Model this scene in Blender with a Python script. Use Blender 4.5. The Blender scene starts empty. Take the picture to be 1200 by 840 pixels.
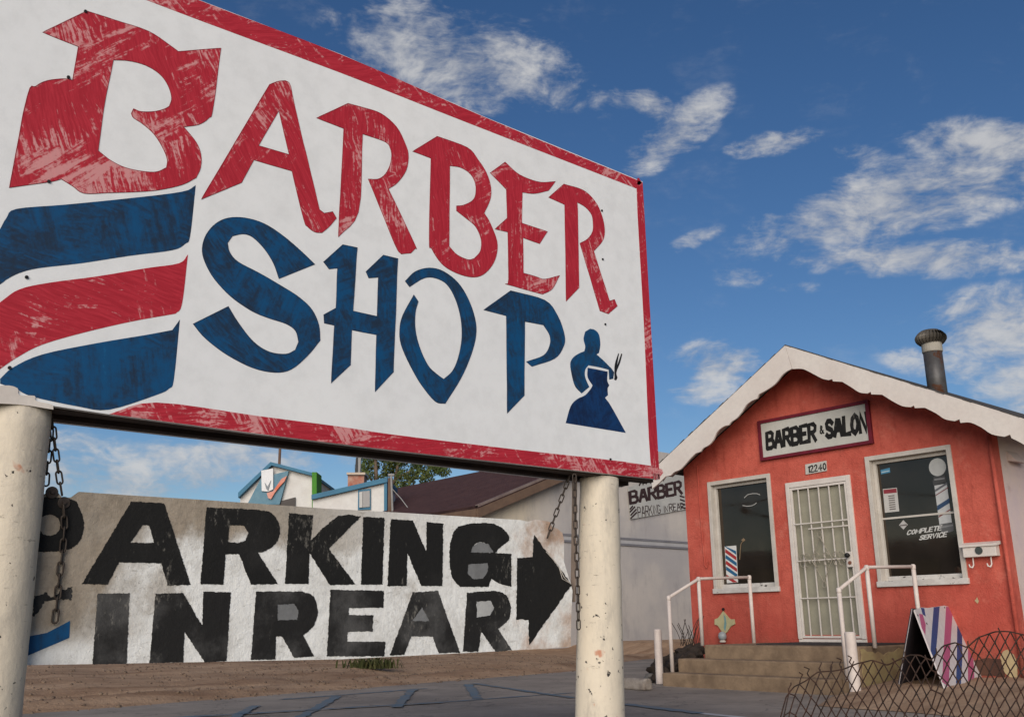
import bpy, bmesh, math, random
from mathutils import Vector, Matrix, noise
from mathutils.geometry import tessellate_polygon as _tess, delaunay_2d_cdt
R = math.radians
random.seed(7)
S = bpy.context.scene
COL = S.collection

# ------------------------------------------------------------------ camera
F, TILT, ROLL, YAW, H = 1122.84, 0.269195, -0.010933, 0.874669, 0.8     # focal length in photo pixels, eye height in m
fw = Vector((-math.sin(YAW) * math.cos(TILT), math.cos(YAW) * math.cos(TILT), math.sin(TILT)))
rt = Vector((math.cos(YAW), math.sin(YAW), 0)); up = rt.cross(fw)
r2 = rt * math.cos(ROLL) + up * math.sin(ROLL); u2 = -rt * math.sin(ROLL) + up * math.cos(ROLL)
EYE = Vector((0, 0, H))
cam = bpy.data.cameras.new('camera'); co = bpy.data.objects.new('camera', cam); COL.objects.link(co)
m = Matrix((r2, u2, -fw)).transposed().to_4x4(); m.translation = EYE
co.matrix_world = m
cam.sensor_fit = 'HORIZONTAL'; cam.sensor_width = 36; cam.lens = F / 1200 * 36
cam.clip_start = .05; cam.clip_end = 3000
S.camera = co

# ------------------------------------------------------------------ light and sky
EXPOSURE = 0.34
SKY = 0.06
SUN_EL, SUN_AZ = R(20), Vector((.66, -.78))             # towards the sun, in the ground plane
S.view_settings.view_transform = 'Standard'; S.view_settings.look = 'None'
S.view_settings.exposure = EXPOSURE; S.view_settings.gamma = 1
sv = Vector((SUN_AZ.x, SUN_AZ.y, 0)).normalized() * math.cos(SUN_EL) + Vector((0, 0, math.sin(SUN_EL)))
sun = bpy.data.lights.new('sun', 'SUN'); sun.energy = 3.0; sun.angle = R(52); sun.color = (1, .925, .83)
so = bpy.data.objects.new('sun', sun); COL.objects.link(so)
so.rotation_euler = sv.to_track_quat('Z', 'Y').to_euler()


def ray(px, py):
    return (r2 * ((px - 600) / F) - u2 * ((py - 420) / F) + fw)


def on(px, py, ax, v):
    """where the line of sight of a photo pixel meets the plane axis = v"""
    d = ray(px, py); t = (v - EYE[ax]) / d[ax]
    return EYE + d * t


def onf(px, py, dist):
    d = ray(px, py); f2 = Vector((-math.sin(YAW), math.cos(YAW), 0))
    return EYE + d * (dist / d.dot(f2))


def onp(px, py, p0, n):
    d = ray(px, py); return EYE + d * ((p0 - EYE).dot(n) / d.dot(n))


class NT:
    """small node-tree writer"""
    def __init__(s, tree):
        s.t = tree; s.n = tree.nodes; s.l = tree.links

    def add(s, kind, ins=None, **kw):
        nd = s.n.new(kind)
        for k, v in kw.items(): setattr(nd, k, v)
        for k, v in (ins or {}).items():
            sock = nd.inputs[k]
            if isinstance(v, bpy.types.NodeSocket): s.l.new(v, sock)
            else: sock.default_value = v
        return nd

    def math(s, op, a, b=0.0, c=0.0, clamp=False):
        return s.add('ShaderNodeMath', {0: a, 1: b, 2: c}, operation=op, use_clamp=clamp).outputs[0]

    def noise(s, vec, scale, detail=4, rough=.55, dist=0.0):
        return s.add('ShaderNodeTexNoise', {'Vector': vec, 'Scale': scale, 'Detail': detail, 'Roughness': rough, 'Distortion': dist}).outputs['Fac']

    def ramp(s, f, a, b, lo=0.0, hi=1.0):
        return s.add('ShaderNodeMapRange', {'Value': f, 'From Min': a, 'From Max': b, 'To Min': lo, 'To Max': hi}, interpolation_type='SMOOTHSTEP').outputs[0]

    def mix(s, f, a, b):
        nd = s.n.new('ShaderNodeMix'); nd.data_type = 'RGBA'
        for sock, v in ((nd.inputs[0], f), (nd.inputs[6], a), (nd.inputs[7], b)):
            if isinstance(v, bpy.types.NodeSocket): s.l.new(v, sock)
            else: sock.default_value = v if not isinstance(v, tuple) or len(v) == 4 else (*v, 1)
        return nd.outputs[2]

    def vscale(s, vec, sc, rot=(0, 0, 0)):
        return s.add('ShaderNodeMapping', {'Vector': vec, 'Scale': sc, 'Rotation': rot}).outputs[0]


def sky_world():
    w = bpy.data.worlds.new('World'); S.world = w; w.use_nodes = True
    w.node_tree.nodes.clear(); T = NT(w.node_tree)
    sky = T.add('ShaderNodeTexSky', sky_type='NISHITA', sun_disc=False)
    sky.sun_elevation = SUN_EL
    sky.sun_rotation = math.atan2(SUN_AZ.x, SUN_AZ.y)
    sky.altitude = 300; sky.air_density = 1.0; sky.dust_density = .35; sky.ozone_density = 2.6
    d = T.add('ShaderNodeTexCoord').outputs['Generated']
    # clouds: soft ellipses on the sky dome, torn by stretched noise
    blobs = []
    for cx, cy, rx, ry, ro, st in [
            (505, 62, 125, 52, 12, .98), (590, 95, 90, 26, 14, .72), (690, 108, 60, 12, 15, .52), (742, 112, 30, 15, 30, .88), (775, 170, 62, 24, -38, .92), (880, 172, 45, 13, -10, .8),
            (1040, 240, 160, 40, -16, 1.02), (1150, 168, 85, 24, 4, 1.0), (1045, 302, 120, 20, 0, .95), (1165, 380, 75, 40, 0, .92), (1195, 455, 60, 40, 0, .85), (1080, 425, 60, 16, 10, .6),
            (815, 425, 46, 24, 0, .95), (790, 290, 36, 9, -22, .5), (855, 325, 55, 11, 0, .45), (905, 337, 26, 9, 0, .45), (800, 460, 40, 14, 0, .65), (985, 180, 34, 12, 10, .62),
            (250, 535, 150, 22, 0, .8), (110, 565, 120, 30, 10, .95), (210, 560, 70, 26, 0, .9), (390, 538, 60, 12, 0, .7), (60, 520, 60, 14, 0, .6)]:
        c = ray(cx, cy).normalized()
        ux = (ray(cx + 50 * math.cos(R(ro)), cy + 50 * math.sin(R(ro))).normalized() - c).normalized()
        uy = c.cross(ux).normalized()
        blobs.append((c, ux, uy, rx / F, ry / F, st))
    rnd = random.Random(3)
    for k in range(22):                                   # the same kind of cloud all round, outside the frame too
        az = rnd.uniform(0, 2 * math.pi); el = R(rnd.uniform(6, 55))
        c = Vector((math.cos(az) * math.cos(el), math.sin(az) * math.cos(el), math.sin(el)))
        if c.dot(fw) > .72: continue
        ux = Vector((-math.sin(az), math.cos(az), rnd.uniform(-.2, .2))).normalized(); uy = c.cross(ux).normalized()
        blobs.append((c, ux, uy, rnd.uniform(.08, .2), rnd.uniform(.03, .06), rnd.uniform(.7, 1.1)))
    tot = None
    for c, ux, uy, a, b, st in blobs:
        def dot(v):
            return T.add('ShaderNodeVectorMath', {0: d, 1: tuple(v)}, operation='DOT_PRODUCT').outputs['Value']
        x = T.math('POWER', T.math('MULTIPLY', dot(ux), 1 / a), 2.0); y = T.math('POWER', T.math('MULTIPLY', dot(uy), 1 / b), 2.0)
        q = T.math('MULTIPLY', T.math('SUBTRACT', 1.0, T.math('MULTIPLY', T.math('ADD', x, y), .55), clamp=True), st)
        q = T.math('MULTIPLY', q, T.math('GREATER_THAN', dot(c), 0.0))
        tot = q if tot is None else T.math('SMOOTH_MAX', tot, q, .12)
    # noise in a frame that leans like the streaks of the real clouds
    ax1 = ray(1100, 250).normalized(); 
    wv = T.vscale(d, (1, 1, 1.7), (0, R(-12), 0))
    warp = T.add('ShaderNodeTexNoise', {'Vector': wv, 'Scale': 7.0, 'Detail': 3.0})
    wv2 = T.add('ShaderNodeVectorMath', {0: warp.outputs['Color'], 1: (.07, .07, .07), 2: wv}, operation='MULTIPLY_ADD').outputs[0]
    nz = T.noise(wv2, 13.0, 10, .58)
    nf = T.noise(wv2, 40.0, 8, .60)
    nw = T.noise(T.vscale(wv2, (1, 1, 2.2), (0, R(20), 0)), 70.0, 9, .64)
    nn = T.math('ADD', T.math('ADD', T.math('MULTIPLY', T.math('SUBTRACT', nz, .5), 3.2), T.math('MULTIPLY', T.math('SUBTRACT', nf, .5), 1.35)), T.math('MULTIPLY', T.math('SUBTRACT', nw, .5), .9))
    v = T.math('ADD', tot, nn)
    den = T.math('MULTIPLY', T.ramp(v, .15, 1.38), T.ramp(tot, .02, .35))
    den = T.math('MULTIPLY', den, .86)
    tone = T.mix(T.ramp(T.math('ADD', nz, T.math('MULTIPLY', nf, .4)), .5, .95), (4.5, 4.7, 5.2), (8.0, 7.95, 7.9))
    hs = T.add('ShaderNodeHueSaturation', {'Color': sky.outputs[0], 'Hue': .507, 'Saturation': 1.2, 'Value': 1.06})
    mx = T.mix(den, hs.outputs[0], tone)
    bg = T.add('ShaderNodeBackground', {'Color': mx, 'Strength': SKY})
    T.l.new(bg.outputs[0], T.add('ShaderNodeOutputWorld').inputs[0])


sky_world()

# ------------------------------------------------------------------ materials
def pbr(name, rough=.8, spec=.3, metal=0.0):
    mt = bpy.data.materials.new(name); mt.use_nodes = True
    T = NT(mt.node_tree); b = T.n['Principled BSDF']
    b.inputs['Roughness'].default_value = rough; b.inputs['Specular IOR Level'].default_value = spec; b.inputs['Metallic'].default_value = metal
    return mt, T, b


def bump(T, b, h, strength=.3, dist=.01):
    n = T.add('ShaderNodeBump', {'Height': h, 'Strength': strength, 'Distance': dist})
    T.l.new(n.outputs[0], b.inputs['Normal'])


def objco(T): return T.add('ShaderNodeTexCoord').outputs['Object']


def mottled(name, c1, c2, scale=3.0, rough=.85, bs=40.0, bst=.3, bd=.004, chips=None, chip_scale=14.0, chip_lim=.68, spec=.25, stretch=(1, 1, 1), metal=0.0):
    """two tones mixed by noise, fine relief, and optional chips of another colour"""
    mt, T, b = pbr(name, rough, spec, metal)
    v = T.vscale(objco(T), stretch)
    f = T.ramp(T.noise(v, scale, 7, .65), .3, .7)
    f2 = T.noise(v, scale * 9, 5, .7)
    c = T.mix(f, c1, c2)
    c = T.mix(T.math('MULTIPLY', T.ramp(f2, .35, .75), .35), c, tuple(x * .72 for x in c1))
    if chips:
        cf = T.ramp(T.noise(v, chip_scale, 9, .72), chip_lim, chip_lim + .035)
        c = T.mix(cf, c, chips)
    T.l.new(c, b.inputs['Base Color'])
    bump(T, b, T.noise(v, bs, 6, .7), bst, bd)
    return mt


def brush(name, angle, main, deep, pale, amount=.5, blue=False):
    """hand-brushed sign paint: streaks along the stroke through which the white board shows"""
    mt, T, b = pbr(name, .6, .25)
    v0 = objco(T)
    v = T.vscale(T.add('ShaderNodeVectorRotate', {'Vector': v0, 'Axis': (1, 0, 0), 'Angle': angle}, rotation_type='AXIS_ANGLE').outputs[0], (1, 3.2, 46))
    wob = T.add('ShaderNodeTexNoise', {'Vector': v0, 'Scale': 4.0, 'Detail': 2.0})
    v = T.add('ShaderNodeVectorMath', {0: wob.outputs['Color'], 1: (0, .4, 2.6), 2: v}, operation='MULTIPLY_ADD').outputs[0]
    va = T.vscale(T.add('ShaderNodeVectorRotate', {'Vector': v0, 'Axis': (1, 0, 0), 'Angle': angle + 1.1}, rotation_type='AXIS_ANGLE').outputs[0], (1, 2.0, 24))
    vb = T.vscale(T.add('ShaderNodeVectorRotate', {'Vector': v0, 'Axis': (1, 0, 0), 'Angle': angle - .35}, rotation_type='AXIS_ANGLE').outputs[0], (1, 2.4, 30))
    m1 = T.ramp(T.noise(v0, 4.2, 2, .5), .50, .56); m2 = T.ramp(T.noise(T.vscale(v0, (1, 1.3, 1), (1, 0, 0)), 6.5, 2, .5), .50, .55)
    mixf = lambda f, p, q: T.math('ADD', T.math('MULTIPLY', p, T.math('SUBTRACT', 1.0, f)), T.math('MULTIPLY', q, f))
    st = mixf(m1, mixf(m2, T.noise(v, 1.6, 8, .7), T.noise(vb, 1.9, 8, .72)), T.noise(va, 1.7, 8, .7))
    big = T.noise(v0, 3.2, 3, .5)
    fine = T.noise(v0, 60, 4, .6)
    s = T.math('ADD', T.math('ADD', st, T.math('MULTIPLY', T.math('SUBTRACT', big, .5), .7)), T.math('MULTIPLY', T.math('SUBTRACT', fine, .5), .35))
    if blue:
        c = T.mix(T.ramp(T.math('ADD', T.math('MULTIPLY', s, .45), T.math('MULTIPLY', T.noise(v0, 9, 6, .7), .55)), .38, .62), deep, main)
        c = T.mix(T.math('MULTIPLY', T.ramp(s, .72, .95), .6), c, pale)
    else:
        c = T.mix(T.ramp(T.noise(v, 3.1, 5, .6), .35, .7), deep, main)
        c = T.mix(T.math('MULTIPLY', T.ramp(s, .615 - amount * .12, .735 - amount * .12), .66), c, pale)
    T.l.new(c, b.inputs['Base Color'])
    bump(T, b, s, .12, .002)
    return mt


RED, RED_D, PALE = (.45, .026, .042), (.34, .014, .026), (.66, .36, .35)
BLU, BLU_D, BLU_P = (.003, .062, .165), (.012, .026, .052), (.008, .14, .31)
_brush = {}


def red(ang, amount=.5):
    k = (round(ang, 2), amount)
    if k not in _brush: _brush[k] = brush('red_sign_paint', ang, RED, RED_D, PALE, amount)
    return _brush[k]


def blu(ang):
    k = ('b', round(ang, 2))
    if k not in _brush: _brush[k] = brush('blue_sign_paint', ang, BLU, BLU_D, BLU_P, .5, True)
    return _brush[k]


M = {}
M['sign_white'] = mottled('sign_white', (.745, .745, .74), (.72, .72, .72), 1.0, .7, 260, .35, .002)
M['dark_steel'] = mottled('dark_steel', (.030, .022, .018), (.060, .040, .030), 5, .75, 60, .3, .003)
M['rust_steel'] = mottled('rusty_chain', (.075, .060, .050), (.045, .032, .025), 30, .6, 200, .3, .001, metal=.4)
M['fence_wire'] = mottled('rusty_wire', (.022, .015, .012), (.060, .028, .018), 20, .75, 200, .2, .001)
M['post'] = None
M['white_paint'] = mottled('white_paint', (.66, .60, .54), (.56, .50, .45), 6, .6, 70, .25, .002, (.16, .09, .06), 22, .73)
M['rail_paint'] = mottled('rail_paint', (.66, .57, .51), (.55, .46, .41), 7, .55, 70, .2, .002, (.13, .07, .05), 26, .72)
M['fascia'] = mottled('fascia_paint', (.66, .60, .545), (.60, .53, .48), 2.5, .75, 60, .35, .003, (.20, .15, .12), 20, .72)
M['trim'] = mottled('trim_paint', (.54, .495, .44), (.44, .40, .35), 5, .65, 60, .35, .003, (.12, .09, .065), 16, .665)
M['sill'] = mottled('peeling_sill', (.60, .57, .53), (.48, .44, .40), 7, .75, 60, .5, .004, (.05, .038, .030), 11, .60, stretch=(1, 1, 1.6))
M['black'] = mottled('black_enamel', (.010, .010, .010), (.022, .02, .02), 9, .5, 80, .1, .001)
M['shingle'] = mottled('shingle', (.050, .044, .040), (.085, .075, .066), 9, .9, 60, .5, .006)
M['screen'] = mottled('door_screen', (.30, .28, .21), (.25, .232, .175), 3, .8, 400, .4, .002)
M['concrete'] = mottled('step_concrete', (.285, .198, .125), (.155, .105, .068), 4, .9, 45, .8, .008, (.075, .055, .042), 6, .66)
M['mat_dark'] = mottled('porch_mat', (.030, .027, .027), (.055, .048, .046), 6, .95, 200, .6, .004)
M['rock'] = mottled('dark_rock', (.050, .036, .028), (.020, .015, .012), 6, .9, 30, .8, .02)
M['cream'] = mottled('cream_stucco', (.60, .52, .41), (.52, .45, .36), 1.2, .9, 40, .4, .005)
M['far_white'] = mottled('far_white_wall', (.62, .60, .57), (.55, .52, .49), 1.5, .9, 30, .2, .004)
M['far_blue'] = mottled('far_blue_trim', (.055, .17, .26), (.05, .14, .22), 2, .7)
M['far_green'] = mottled('far_green_trim', (.06, .22, .02), (.05, .18, .02), 2, .7)
M['glass_dark'] = None


def m_post():
    mt, T, b = pbr('post_paint', .7, .3); v = objco(T)
    c = T.mix(T.ramp(T.noise(v, 2.2, 6, .65), .3, .7), (.68, .59, .46), (.58, .505, .40))
    gr = T.math('MULTIPLY', T.ramp(T.noise(T.vscale(v, (1, 1, .28)), 5.5, 9, .74), .47, .70), .75)
    c = T.mix(gr, c, (.35, .31, .26))
    rs = T.ramp(T.noise(v, 9, 3, .5), .665, .74)
    c = T.mix(T.math('MULTIPLY', rs, .75), c, (.42, .11, .035))
    cr = T.ramp(T.noise(T.vscale(v, (1, 1, 5)), 9, 9, .75), .615, .68)      # horizontal cracks
    c = T.mix(T.math('MULTIPLY', cr, .7), c, (.16, .13, .10))
    ch = T.ramp(T.math('ADD', T.noise(v, 26, 6, .62), T.math('MULTIPLY', T.math('SUBTRACT', T.noise(v, 4, 3, .5), .5), .45)),   .645, .68)
    c = T.mix(ch, c, (.035, .030, .028))
    T.l.new(c, b.inputs['Base Color'])
    h = T.math('SUBTRACT', T.math('ADD', T.noise(v, 55, 6, .65), T.math('MULTIPLY', T.noise(v, 7, 4, .6), 2.5)), T.math('ADD', T.math('MULTIPLY', ch, .8), T.math('MULTIPLY', cr, .5)))
    bump(T, b, h, .5, .004); return mt


def m_stucco():
    mt, T, b = pbr('orange_stucco', .85, .2); v = objco(T)
    c = T.mix(T.ramp(T.noise(v, 1.3, 9, .72), .36, .64), (.46, .084, .058), (.56, .120, .083))
    z = T.add('ShaderNodeSeparateXYZ', {0: v}).outputs[2]
    low = T.math('MULTIPLY', T.ramp(T.math('ADD', z, T.math('MULTIPLY', T.noise(v, 2.5, 5, .6), .9)), 1.9, .9), .55)
    c = T.mix(low, c, (.36, .060, .043))                                   # darker red towards the bottom of the wall
    c = T.mix(T.math('MULTIPLY', T.ramp(T.noise(v, 7, 9, .75), .46, .72), .55), c, (.30, .055, .036))
    run = T.math('MULTIPLY', T.ramp(T.noise(T.vscale(v, (1, 1, .16)), 7, 9, .72), .50, .68), .45)
    c = T.mix(run, c, (.30, .052, .036))
    fade = T.math('MULTIPLY', T.ramp(T.noise(v, 2.1, 9, .72), .54, .68), .5)
    c = T.mix(fade, c, (.60, .19, .135))
    cr = T.ramp(T.noise(T.vscale(v, (1, 1, 2.5)), 2.2, 12, .8), .66, .69)
    c = T.mix(T.math('MULTIPLY', cr, .7), c, (.16, .04, .03))
    dirt = T.math('MULTIPLY', T.ramp(T.math('ADD', z, T.math('MULTIPLY', T.noise(T.vscale(v, (1, 1, .25)), 6, 8, .7), .5)), .95, .45), .6)
    c = T.mix(dirt, c, (.17, .075, .05))
    ch = T.ramp(T.noise(v, 5.5, 9, .7), .765, .785)
    c = T.mix(ch, c, (.52, .33, .17))
    T.l.new(c, b.inputs['Base Color'])
    bump(T, b, T.math('ADD', T.noise(v, 45, 6, .7), T.math('MULTIPLY', T.noise(v, 6, 4, .5), .8)), .8, .016); return mt


def m_sidewall():
    mt, T, b = pbr('pink_side_wall', .9, .2); v = objco(T)
    c = T.mix(T.ramp(T.noise(v, 1.6, 7, .7), .35, .7), (.58, .46, .40), (.50, .40, .40))
    c = T.mix(T.math('MULTIPLY', T.ramp(T.noise(v, 4, 8, .75), .55, .75), .6), c, (.34, .22, .18))
    ch = T.ramp(T.noise(v, 3.5, 8, .7), .70, .72)
    c = T.mix(ch, c, (.32, .20, .06))
    T.l.new(c, b.inputs['Base Color']); bump(T, b, T.noise(v, 40, 6, .7), .5, .006); return mt


def m_glass():
    mt, T, b = pbr('dark_window_glass', .05, 1.0); v = objco(T)
    f = T.noise(v, 1.4, 4, .6)
    T.l.new(T.mix(T.ramp(f, .3, .7), (.014, .011, .009), (.026, .020, .016)), b.inputs['Base Color'])
    b.inputs['Specular Tint'].default_value = (1, .80, .62, 1)      # brown-tinted sun film
    T.l.new(T.ramp(T.noise(v, 6, 5, .6), .3, .8, .02, .08), b.inputs['Roughness'])
    bump(T, b, T.noise(v, 1.3, 2, .5), .05, .02); return mt


def m_parking():
    mt, T, b = pbr('plastered_board', .9, .15); v = objco(T)
    s = T.add('ShaderNodeSeparateXYZ', {0: v}); y, z = s.outputs[1], s.outputs[2]
    n = T.noise(v, 2.6, 7, .65)
    # bare beige plaster on the left and along the top edge, white paint elsewhere
    m1 = T.ramp(T.math('ADD', y, T.math('MULTIPLY', T.math('SUBTRACT', n, .5), .75)), .62, .36)
    m2 = T.math('MULTIPLY', T.ramp(T.math('ADD', z, T.math('MULTIPLY', T.math('SUBTRACT', n, .5), .5)), .47, .58), T.ramp(y, 2.3, .8))
    m3 = T.math('MULTIPLY', T.ramp(n, .55, .66), .5)
    mk = T.math('MAXIMUM', T.math('MAXIMUM', m1, m2), m3, clamp=True)
    mk = T.math('MULTIPLY', mk, T.ramp(z, .04, .16))
    bare = T.mix(T.ramp(T.noise(v, 9, 8, .75), .35, .7), (.36, .30, .235), (.24, .20, .155))
    whit = T.mix(T.ramp(T.noise(v, 7, 8, .7), .4, .75), (.78, .77, .74), (.62, .605, .57))
    c = T.mix(mk, whit, bare)
    rust = T.math('MULTIPLY', T.ramp(T.math('ADD', y, T.math('MULTIPLY', T.math('SUBTRACT', T.noise(v, 6, 6, .7), .5), .55)), 2.50, 2.68), T.ramp(n, .38, .6))
    c = T.mix(T.math('MULTIPLY', rust, .75), c, (.36, .17, .07))
    sp = T.ramp(T.math('ADD', T.noise(v, 60, 7, .74), T.math('MULTIPLY', T.math('SUBTRACT', n, .5), .35)), .60, .70)
    c = T.mix(T.math('MULTIPLY', sp, .6), c, (.13, .11, .09))
    scr = T.ramp(T.noise(T.vscale(v, (1, .35, 1), (.7, 0, 0)), 34, 8, .74), .58, .66)
    c = T.mix(T.math('MULTIPLY', scr, .42), c, (.22, .19, .155))
    pl = T.ramp(T.noise(v, 5.5, 10, .78), .50, .60)
    c = T.mix(T.math('MULTIPLY', pl, .25), c, (.31, .28, .24))
    T.l.new(c, b.inputs['Base Color'])
    bump(T, b, T.math('ADD', T.noise(v, 26, 9, .75), T.math('MULTIPLY', T.noise(T.vscale(v, (1, 1.5, .6), (.6, 0, 0)), 10, 6, .7), .4)), .65, .013); return mt


def m_letterblack(name, dk, lt, lim):
    mt, T, b = pbr(name, .8, .25); v = objco(T)
    c = T.mix(T.ramp(T.noise(v, 3.2, 6, .65), lim, lim + .28), dk, lt)
    sp = T.ramp(T.math('ADD', T.noise(T.vscale(v, (1, 1, .5), (.5, 0, 0)), 38, 8, .78), T.math('MULTIPLY', T.math('SUBTRACT', T.noise(v, 2.6, 3, .5), .5), .5)), .61, .74)
    c = T.mix(T.math('MULTIPLY', sp, .5), c, (.27, .25, .215))
    T.l.new(c, b.inputs['Base Color'])
    bump(T, b, T.noise(v, 30, 9, .75), .6, .01); return mt


def m_dirt():
    mt, T, b = pbr('dirt', 1, .1); v = T.add('ShaderNodeNewGeometry').outputs['Position']
    f = T.noise(T.vscale(v, (1.6, .22, 1), (0, 0, R(14))), 1.5, 9, .68)
    c = T.mix(T.ramp(f, .35, .68), (.44, .295, .192), (.27, .165, .102))
    c = T.mix(T.math('MULTIPLY', T.ramp(T.noise(v, 3.5, 8, .7), .5, .72), .5), c, (.155, .088, .054))
    sp = T.ramp(T.noise(v, 38, 5, .7), .62, .70)
    c = T.mix(T.math('MULTIPLY', sp, .6), c, (.07, .045, .03))
    st = T.ramp(T.noise(v, 26, 4, .6), .66, .72)
    c = T.mix(T.math('MULTIPLY', st, .4), c, (.36, .27, .19))
    T.l.new(c, b.inputs['Base Color'])
    bump(T, b, T.math('ADD', T.noise(v, 14, 9, .75), T.math('MULTIPLY', f, 1.5)), .7, .05); return mt


def m_asphalt():
    mt, T, b = pbr('asphalt', .92, .25); v = T.add('ShaderNodeNewGeometry').outputs['Position']
    f = T.noise(v, .7, 8, .65)
    c = T.mix(T.ramp(f, .35, .68), (.33, .275, .225), (.215, .18, .15))
    c = T.mix(T.math('MULTIPLY', T.ramp(T.noise(T.vscale(v, (1, .35, 1)), 1.6, 8, .7), .5, .72), .55), c, (.17, .135, .105))
    cr = T.add('ShaderNodeTexVoronoi', {'Vector': T.add('ShaderNodeVectorMath', {0: v, 1: T.add('ShaderNodeTexNoise', {'Vector': v, 'Scale': 3.0, 'Detail': 4.0}).outputs['Color'], 2: (.0, .0, .0)}, operation='ADD').outputs[0], 'Scale': .8}, feature='DISTANCE_TO_EDGE').outputs['Distance']
    ck = T.ramp(cr, .022, .006)
    c = T.mix(T.math('MULTIPLY', ck, .35), c, (.06, .052, .046))
    g = T.noise(v, 120, 3, .7)
    c = T.mix(T.math('MULTIPLY', T.ramp(g, .55, .72), .45), c, (.17, .16, .15))
    T.l.new(c, b.inputs['Base Color'])
    bump(T, b, T.math('SUBTRACT', T.math('ADD', g, f), ck), .5, .01); return mt


def m_marking(name, col, wear):
    mt, T, b = pbr(name, .9, .2); v = T.add('ShaderNodeNewGeometry').outputs['Position']
    w = T.math('ADD', T.noise(v, 3.5, 8, .75), T.math('MULTIPLY', T.math('SUBTRACT', T.noise(v, 60, 4, .7), .5), .5))
    T.l.new(T.mix(T.ramp(w, wear, wear + .3), col, (.20, .185, .17)), b.inputs['Base Color']); return mt


def m_greywall():
    mt, T, b = pbr('grey_stucco', .9, .2); v = objco(T)
    c = T.mix(T.ramp(T.noise(v, .5, 6, .6), .35, .65), (.47, .425, .385), (.36, .335, .325))
    yy = T.add('ShaderNodeSeparateXYZ', {0: v}).outputs[1]
    c = T.mix(T.ramp(T.math('ADD', yy, T.math('MULTIPLY', T.noise(v, .8, 5, .6), 1.0)), 2.0, 3.4), (.58, .50, .385), c)  # warm light on the left end of the wall, put into the colour
    c = T.mix(T.math('MULTIPLY', T.ramp(T.noise(T.vscale(v, (1, 1, .3)), 2.2, 8, .7), .48, .72), .5), c, (.25, .23, .225))
    T.l.new(c, b.inputs['Base Color']); bump(T, b, T.noise(v, 18, 7, .7), .5, .012); return mt


def m_roofbrown():
    mt, T, b = pbr('brown_shingle', .95, .15); v = objco(T)
    br = T.add('ShaderNodeTexBrick', {'Vector': T.vscale(v, (1, 1.15, 1)), 'Scale': 4.2, 'Color1': (.085, .040, .036, 1), 'Color2': (.055, .027, .026, 1), 'Mortar': (.030, .016, .015, 1), 'Mortar Size': .02, 'Bias': 0.0})
    c = T.mix(T.math('MULTIPLY', T.ramp(T.noise(v, 2.2, 7, .7), .4, .7), .5), br.outputs[0], (.10, .052, .046))
    T.l.new(c, b.inputs['Base Color']); bump(T, b, T.noise(v, 22, 5, .7), .4, .02); return mt


def m_patch(name, c1, c2):
    return mottled(name, c1, c2, 4, .9, 30, .6, .012)


M['post'] = m_post(); M['stucco'] = m_stucco(); M['side'] = m_sidewall(); M['glass_dark'] = m_glass(); M['parking'] = m_parking()
M['letter_black'] = m_letterblack('letter_black', (.010, .0095, .009), (.020, .019, .018), .5)
M['letter_worn'] = m_letterblack('letter_worn_black', (.014, .013, .0125), (.080, .077, .074), .44)
M['dirt'] = m_dirt(); M['asphalt'] = m_asphalt(); M['grey'] = m_greywall(); M['roof_brown'] = m_roofbrown()
M['blue_line'] = m_marking('blue_line_paint', (.11, .165, .21), .38)
M['white_line'] = m_marking('white_line_paint', (.50, .48, .47), .62)
M['pale_infill'] = mottled('pale_infill', (.44, .435, .42), (.30, .297, .29), 8, .9, 40, .4, .006)
M['grey_infill'] = mottled('grey_infill', (.20, .20, .20), (.14, .14, .14), 8, .9, 40, .4, .006)


def flat(name, c, rough=.6, spec=.3):
    if name in M: return M[name]
    mt, T, b = pbr(name, rough, spec); v = objco(T)
    T.l.new(T.mix(T.math('MULTIPLY', T.ramp(T.noise(v, 18, 6, .7), .4, .75), .4), c, tuple(x * .65 for x in c)), b.inputs['Base Color'])
    M[name] = mt; return mt


# ------------------------------------------------------------------ object helpers
def worg(o):
    p = Vector((0, 0, 0))
    while o is not None: p += o.location; o = o.parent
    return p


def tag(o, label=None, cat=None, group=None, kind=None):
    for k, v in (('label', label), ('category', cat), ('group', group), ('kind', kind)):
        if v: o[k] = v
    return o


def empty(name, loc, label, cat, group=None):
    o = bpy.data.objects.new(name, None); COL.objects.link(o); o.location = loc; o.empty_display_size = .1
    return tag(o, label, cat, group)


def tessellate_polygon(loops):
    """triangles of an outline with holes; falls back on a constrained Delaunay when ear clipping slips"""
    loops = [[Vector(p).to_3d() for p in l] for l in loops]; P = [p for l in loops for p in l]
    vec = lambda l: sum((l[i - 1].cross(l[i]) for i in range(len(l))), Vector((0, 0, 0))) / 2
    A = vec([p - loops[0][0] for p in loops[0]]); want = A.length - sum(vec([p - l[0] for p in l]).length for l in loops[1:])
    tri = _tess(loops)
    got = sum((P[b] - P[a]).cross(P[c] - P[a]).length / 2 for a, b, c in tri)
    if abs(got - want) < .004 * want: return tri
    n = A.normalized(); u = n.orthogonal().normalized(); w = n.cross(u)
    ed = []; k = 0
    for l in loops:
        ed += [(k + i, k + (i + 1) % len(l)) for i in range(len(l))]; k += len(l)
    r = delaunay_2d_cdt([Vector((p.dot(u), p.dot(w))) for p in P], ed, [], 4, 1e-9)
    back = [o[0] if o else None for o in r[3]]
    return [tuple(back[i] for i in f) for f in r[2] if all(back[i] is not None for i in f)]


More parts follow.
